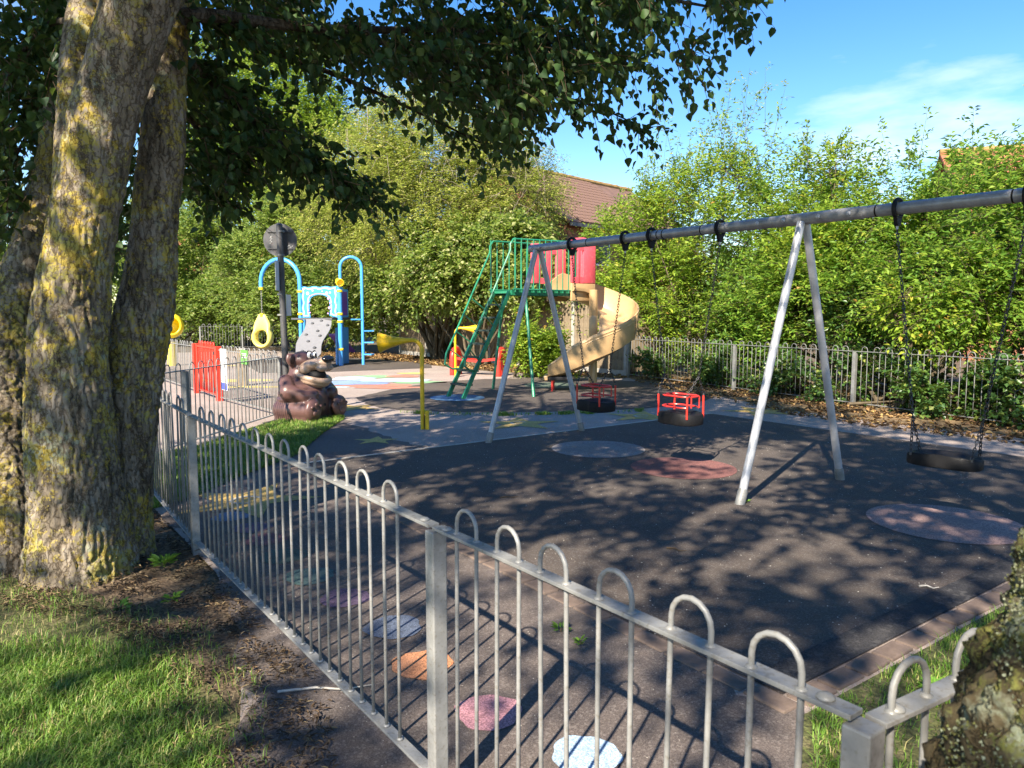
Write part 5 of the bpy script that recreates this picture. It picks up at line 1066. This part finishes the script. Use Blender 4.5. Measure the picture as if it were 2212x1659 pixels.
def crown(parent, blobs, leaf, mat, seed, k=9):
    global rng
    keep_rng, rng = rng, np.random.default_rng(seed)
    Bs, Ds = [], []
    for c, r, n in blobs:
        m_ = max(8, n // 14); cc, _ = in_ell(m_, c, r, .1, 1.0, .38); idx = rng.integers(0, m_, n); b = cc[idx] + unit(rng.normal(0, 1, (n, 3))) * (rng.random(n) ** .5 * .55)[:, None]
        Bs.append(b); Ds.append(unit(b - np.array(c)) + rng.normal(0, .5, (n, 3)))
    B = np.concatenate(Bs); Dv = np.concatenate(Ds); keep = B[:, 2] > 2.0 + .44 * np.maximum(B[:, 1], 0) + .3; B, Dv = B[keep], Dv[keep]
    P, Dl, Nl, Ls = sprays(B, Dv, .45, k, leaf, .3); leaves(P, Dl, Nl, Ls, .8, mat, 'crown', parent, 4, .22)['kind'] = 'stuff'
    rng = keep_rng
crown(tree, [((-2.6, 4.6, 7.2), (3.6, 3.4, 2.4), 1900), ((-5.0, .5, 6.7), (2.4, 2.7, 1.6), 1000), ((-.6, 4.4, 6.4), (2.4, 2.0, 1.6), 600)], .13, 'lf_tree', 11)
# ------------------------------------------------------------------ mossy trunk at the right edge
tree2 = thing('mossy_tree', (.62, .74, 0), 'mossy lichen crusted trunk leaning in at the bottom right corner', 'tree')
t2 = MB(); axp = np.array([(.62, .70, -.1), (.70, .72, .5), (.835, .75, .95), (.94, .78, 1.22), (1.06, .80, 1.5), (1.30, .78, 2.1), (1.6, .6, 3.0), (1.5, .2, 4.2), (.9, -.6, 5.6)])
t2.tube(*dense(axp, np.array([.37, .33, .318, .308, .292, .26, .21, .17, .12]), 60), seg=26)
t2m = remesh(t2, .0085, 4, 'trunk')
def moss_fn(c):
    f = mnoise.noise(c * 9); g = abs(mnoise.noise(c * 24)); h = mnoise.noise(c * 55)
    return .022 * f + .022 * g + .012 * h + .007 * mnoise.noise(c * 110)
displace(t2m, moss_fn, root_loc(tree2)); t2m.materials.append(M['bark_moss']); link('trunk', t2m, tree2)
# lichen tufts crusting the trunk
n = len(t2m.vertices); co = np.empty(n * 3, np.float32); t2m.vertices.foreach_get('co', co); co = co.reshape(-1, 3); no = np.empty(n * 3, np.float32); t2m.vertex_normals.foreach_get('vector', no); no = no.reshape(-1, 3)
sel = np.where((co[:, 2] > .7) & (co[:, 2] < 1.7) & (no[:, 0] < .4))[0]; sel = sel[np.array([mnoise.noise(Vector(c) * 7) > .02 for c in co[sel]])]; sel = rng.choice(sel, 30000)
M['tuft'] = leaf_mat('lichen_tuft', [(0, (.10, .105, .03)), (.4, (.17, .18, .06)), (.75, (.28, .31, .20)), (1, (.36, .39, .28))], .15, .9)
pt_ = co[sel] + root_loc(tree2); leaves(pt_, no[sel] * .5 + rng.normal(0, .7, (len(sel), 3)), no[sel] + rng.normal(0, .5, (len(sel), 3)), rng.uniform(.002, .005, len(sel)), 1.0, 'tuft', 'lichen', tree2, 4, .5)['kind'] = 'stuff'
bm2 = MB()
for tgt in ((-1.5, -1.8, 7.0), (2.6, -1.6, 7.2), (.4, 1.2, 7.4)):
    bough([np.array([1.5, .2, 4.2]), np.array(tgt) * .5 + np.array([.4, 0, 2.9]), tgt], .10, .02, bm2)
bm2.build('branches', M['bark_dark'], tree2, True)
crown(tree2, [((-.7, -1.1, 7.0), (3.2, 3.2, 2.0), 1280), ((1.8, .2, 6.6), (2.6, 2.4, 1.8), 620), ((-5.8, -3.4, 6.8), (1.8, 2.1, 1.5), 330), ((-3.3, -4.8, 7.0), (1.6, 1.4, 1.3), 150)], .12, 'lf_tree', 12)  # last two clumps unseen behind the viewer, added to dapple grass and path

# ------------------------------------------------------------------ grass, litter, weeds and small debris
def grass(name, pts, h, w, mat, label, parent=None, lean=.45):
    n = len(pts); a = rng.uniform(0, 2 * math.pi, n); d = np.stack([np.cos(a), np.sin(a), np.zeros(n)], 1); le = rng.uniform(.1, lean, n)[:, None]; hh = (h * rng.uniform(.5, 1.25, n))[:, None]
    p = np.c_[pts[:, :2], np.full(n, .0)]; s_ = np.stack([-d[:, 1], d[:, 0], np.zeros(n)], 1) * w
    m_ = p + d * hh * le * .35 + UP * hh * .6; t = p + d * hh * (le + .25) + UP * hh * (1 - le * .35)
    V = np.stack([p - s_, p + s_, m_ + s_ * .8, t, m_ - s_ * .8], 1).reshape(-1, 3); F = [[0, 1, 2, 4], [4, 2, 3, 3]]
    i = np.arange(n) * 5; Q = np.stack([i, i + 1, i + 2, i + 4], 1); T = np.stack([i + 4, i + 2, i + 3], 1)
    me = bpy.data.meshes.new(name); me.vertices.add(len(V)); me.vertices.foreach_set('co', V.astype(np.float32).ravel())
    lp = np.concatenate([Q.ravel(), T.ravel()]).astype(np.int32); me.loops.add(len(lp)); me.loops.foreach_set('vertex_index', lp); me.polygons.add(2 * n)
    me.polygons.foreach_set('loop_start', np.concatenate([np.arange(n) * 4, n * 4 + np.arange(n) * 3]).astype(np.int32)); me.update(calc_edges=True); me.materials.append(M[mat])
    return tag(link(name, me), label, 'grass', kind='stuff')
def scatter(poly, n, dens=None):
    poly = [tuple(p[:2]) for p in poly]; xs = [p[0] for p in poly]; ys = [p[1] for p in poly]; out = []
    while len(out) < n:
        m_ = 4000; X = rng.uniform(min(xs), max(xs), m_); Y = rng.uniform(min(ys), max(ys), m_)
        for x, y in zip(X, Y):
            if in_poly((x, y), poly) and (dens is None or rng.random() < dens(x, y)): out.append((x, y, 0))
            if len(out) >= n: break
    return np.array(out)
TB = np.array([-2.5, 4.4])
def lawn_d(x, y):
    nz = mnoise.noise(Vector((x * 1.6, y * 1.6, .5))) + .5 * mnoise.noise(Vector((x * 5, y * 5, 2)))
    dt = math.hypot(x - TB[0], y - TB[1]); fd = ((x - PC[0]) * (-.81) + (y - PC[1]) * (-.586))     # distance outside the fence line
    k = min(1, max(0, (dt - .95) / .9)) * min(1, max(.0, (fd - .42) / .45)) * (1 - .75 * math.exp(-((x + 1.15) ** 2 + (y - 2.75) ** 2) / .12))
    return max(.02, k * min(1, max(.12, .62 + nz * 1.1)))
LP = [(-3.9, 4.6), (-2.2, 3.9), (-1.5, 3.5), (-1.0, 2.9), (-.75, 2.1), (-1.5, 1.6), (-3.4, 2.6)]
grass('lawn_grass', scatter(LP, 64000, lawn_d), .055, .0020, 'grass', 'green lawn grass growing in the bottom left corner', None, .8)
grass('dry_grass', scatter(LP, 6000, lambda x, y: .25 + .5 * lawn_d(x, y)), .045, .0014, 'grass_dry', 'dry straw coloured blades among the lawn grass', None, 1.0)
VP_ = [G(*q) for q in ((330, 1100), (420, 1075), (520, 1030), (640, 985), (700, 935), (745, 905), (735, 890), (600, 912), (420, 968), (330, 985))]
grass('verge_grass', scatter(VP_, 26000, lambda x, y: .35 + .65 * (mnoise.noise(Vector((x * 2, y * 2, 4))) > -.2)), .06, .0035, 'grass', 'green grass verge around the bear bin', None, .7)
CP_ = [PC + .08 * E1 + .05 * E2, RD - .16 * E2 - .05 * E1, RC - 2.6 * E1 - .15 * E2, PC + 4.4 * E1 + .05 * E2]
grass('corner_grass', scatter(CP_, 16000, lambda x, y: .25 + .75 * (mnoise.noise(Vector((x * 3, y * 3, 1))) > -.1)), .055, .0022, 'grass', 'grass tuft strip in the railing corner at bottom right', None, .8)
EP = [G(860, 888), G(960, 893), G(1077, 894), G(1250, 892), G(1400, 885), G(1400, 889), G(1250, 896), G(1077, 899), G(960, 898), G(860, 892)]
grass('edge_grass', scatter(EP, 1500, lambda x, y: .05 + .95 * (mnoise.noise(Vector((x * 3.1, y * 2.3, 7))) > .12)), .05, .005, 'grass', 'thin grass along the near edge of the slide pad', None, .9)
def litter(name, pts, size, mat, label, wd=.55):
    n = len(pts); P_ = np.c_[pts[:, :2], rng.uniform(.008, .03, n)]; Dv = np.c_[rng.normal(0, 1, (n, 2)), rng.normal(0, .25, n)]; Nv = np.c_[rng.normal(0, .35, (n, 2)), np.ones(n)]
    return tag(leaves(P_, Dv, Nv, size * rng.uniform(.5, 1.3, n), wd, mat, name, None, 6, .5), label, 'litter', kind='stuff')
LB_ = [G(*q) for q in ((1360, 822), (1440, 842), (1560, 866), (1700, 896), (1900, 926), (2212, 962), (2330, 975), (2330, 900), (2100, 868), (1850, 842), (1600, 824), (1400, 814))]
litter('fallen_leaves', scatter(LB_, 5200, lambda x, y: .15 + .85 * (mnoise.noise(Vector((x * 1.4, y * 1.4, 9))) > -.1)), .07, 'litter', 'brown fallen leaves along the foot of the right railings')
L2_ = [(2.6, 17.4), (1.2, 18.3), (-.4, 19.3), (-2.3, 21.7), (-4.4, 24.3), (-8, 26.6), (-8, 28.5), (-5, 28), (2.85, 17.75)]
litter('fallen_leaves', scatter(L2_, 4200), .09, 'litter', 'yellow brown fallen leaves along the timber fence')
DP_ = [(-3.0, 3.9), (-3.3, 5.2), (-2.9, 5.8), (-.75, 2.9), (-.55, 2.15), (-1.0, 2.1), (-1.5, 3.0), (-2.0, 3.5)]
litter('dead_leaf_mulch', scatter(DP_, 7000, lambda x, y: max(.05, 1 - lawn_d(x, y) * 1.5) * (.2 + .8 * (mnoise.noise(Vector((x * 4, y * 4, 5))) > -.05))), .030, 'mulch', 'dry leaf mulch at the foot of the near railings and trunk', .22)
# chips and grit on the rubber and asphalt
def chips(name, poly, n, r_, label, z):
    p = scatter(poly, n); s_ = r_ * rng.uniform(.4, 1.5, n)[:, None, None]; T = np.array([[1, 0, 0], [-.5, .8, 0], [-.5, -.8, 0], [0, 0, .7]]); a = rng.uniform(0, 6.28, n)
    Rm = np.zeros((n, 3, 3)); Rm[:, 0, 0] = np.cos(a); Rm[:, 0, 1] = np.sin(a); Rm[:, 1, 0] = -np.sin(a); Rm[:, 1, 1] = np.cos(a); Rm[:, 2, 2] = 1
    V = (T[None] * s_) @ Rm + np.array([0, 0, z]) + p[:, None, :]; F = (np.array([[0, 1, 3], [1, 2, 3], [2, 0, 3]])[None] + (np.arange(n) * 4)[:, None, None]).reshape(-1, 3)
    return tag(link(name, np_mesh(name, V.reshape(-1, 3), F, M['pebble'])), label, 'grit', kind='stuff')
chips('grit', [RD, RC, RB, RA], 1500, .0045, 'pale grit scattered over the black rubber', .006)
chips('grit', [(-.7, 2.3), (.3, 1.5), (1.0, 2.9), (-2.4, 7.2), (-3.6, 7.2)], 1200, .0035, 'pale grit on the path inside the near railings', .001)
for u, v, L_, a, lab in ((1080, 1078, .16, .2, 'thin curved twig lying left of the near swing legs'), (1985, 1270, .10, -.4, 'small pale twig on the rubber at right'), (600, 1500, .38, .1, 'pale stick lying in the mulch outside the near railings'), (1440, 1187, .13, -.6, 'dark twig lying on the dappled rubber')):
    c = G(u, v); d = np.array([math.cos(a), math.sin(a), 0]); s_ = np.cross(UP, d); o = MB().tube([c + UP * .012, c + d * L_ * .4 + s_ * .012 + UP * .016, c + d * L_ * .7 - s_ * .008 + UP * .012, c + d * L_ + s_ * .02 + UP * .012], [.006, .005, .004, .002], 6).build('twig', M['twig' if 'pale' not in lab else 'pebble'], None, True); tag(o, lab, 'twig')
# leafy weeds
M['weed'] = leaf_mat('weed_leaf', [(0, (.08, .20, .03)), (1, (.20, .38, .05))], .35, .45)
def weed(u, v, r_, n_, label, off=0):
    r_ *= .8; n_ = int(n_ * 1.6)
    c = G(u, v); o = thing('weed', c, label, 'weed'); a = rng.uniform(0, 6.28, n_); P_ = np.tile(c + UP * .01, (n_, 1)); Dv = np.c_[np.cos(a), np.sin(a), rng.uniform(.15, .9, n_)]
    leaves(P_ + Dv * r_ * .3, Dv, np.tile(UP, (n_, 1)) + rng.normal(0, .3, (n_, 3)), r_ * rng.uniform(.4, .9, n_), .42, 'weed', 'leaf_rosette', o, 6, .3)
    MB().tube([c - UP * .02, c + UP * .02], .004, 5).build('crown_stem', M['stem'], o)
weed(1212, 1365, .07, 16, 'bright dandelion weed growing by the kerb bricks'); weed(1254, 1393, .055, 14, 'small lime weed growing just right of the dandelion')
weed(2020, 1502, .085, 26, 'clump of broad leaved weeds in the corner grass'); weed(355, 1225, .12, 22, 'fern like weed between trunk and near railings'); weed(372, 1300, .08, 12, 'small broad leaf weed in the mulch by the trunk'); weed(262, 1318, .07, 12, 'low weed at the foot of the lichen covered trunk'); weed(1613, 1088, .05, 14, 'grass weed at the foot of the near swing leg')
print('OBJS', len(bpy.data.objects), 'TRIS', sum(len(m.loops) - 2 * len(m.polygons) for m in bpy.data.meshes))
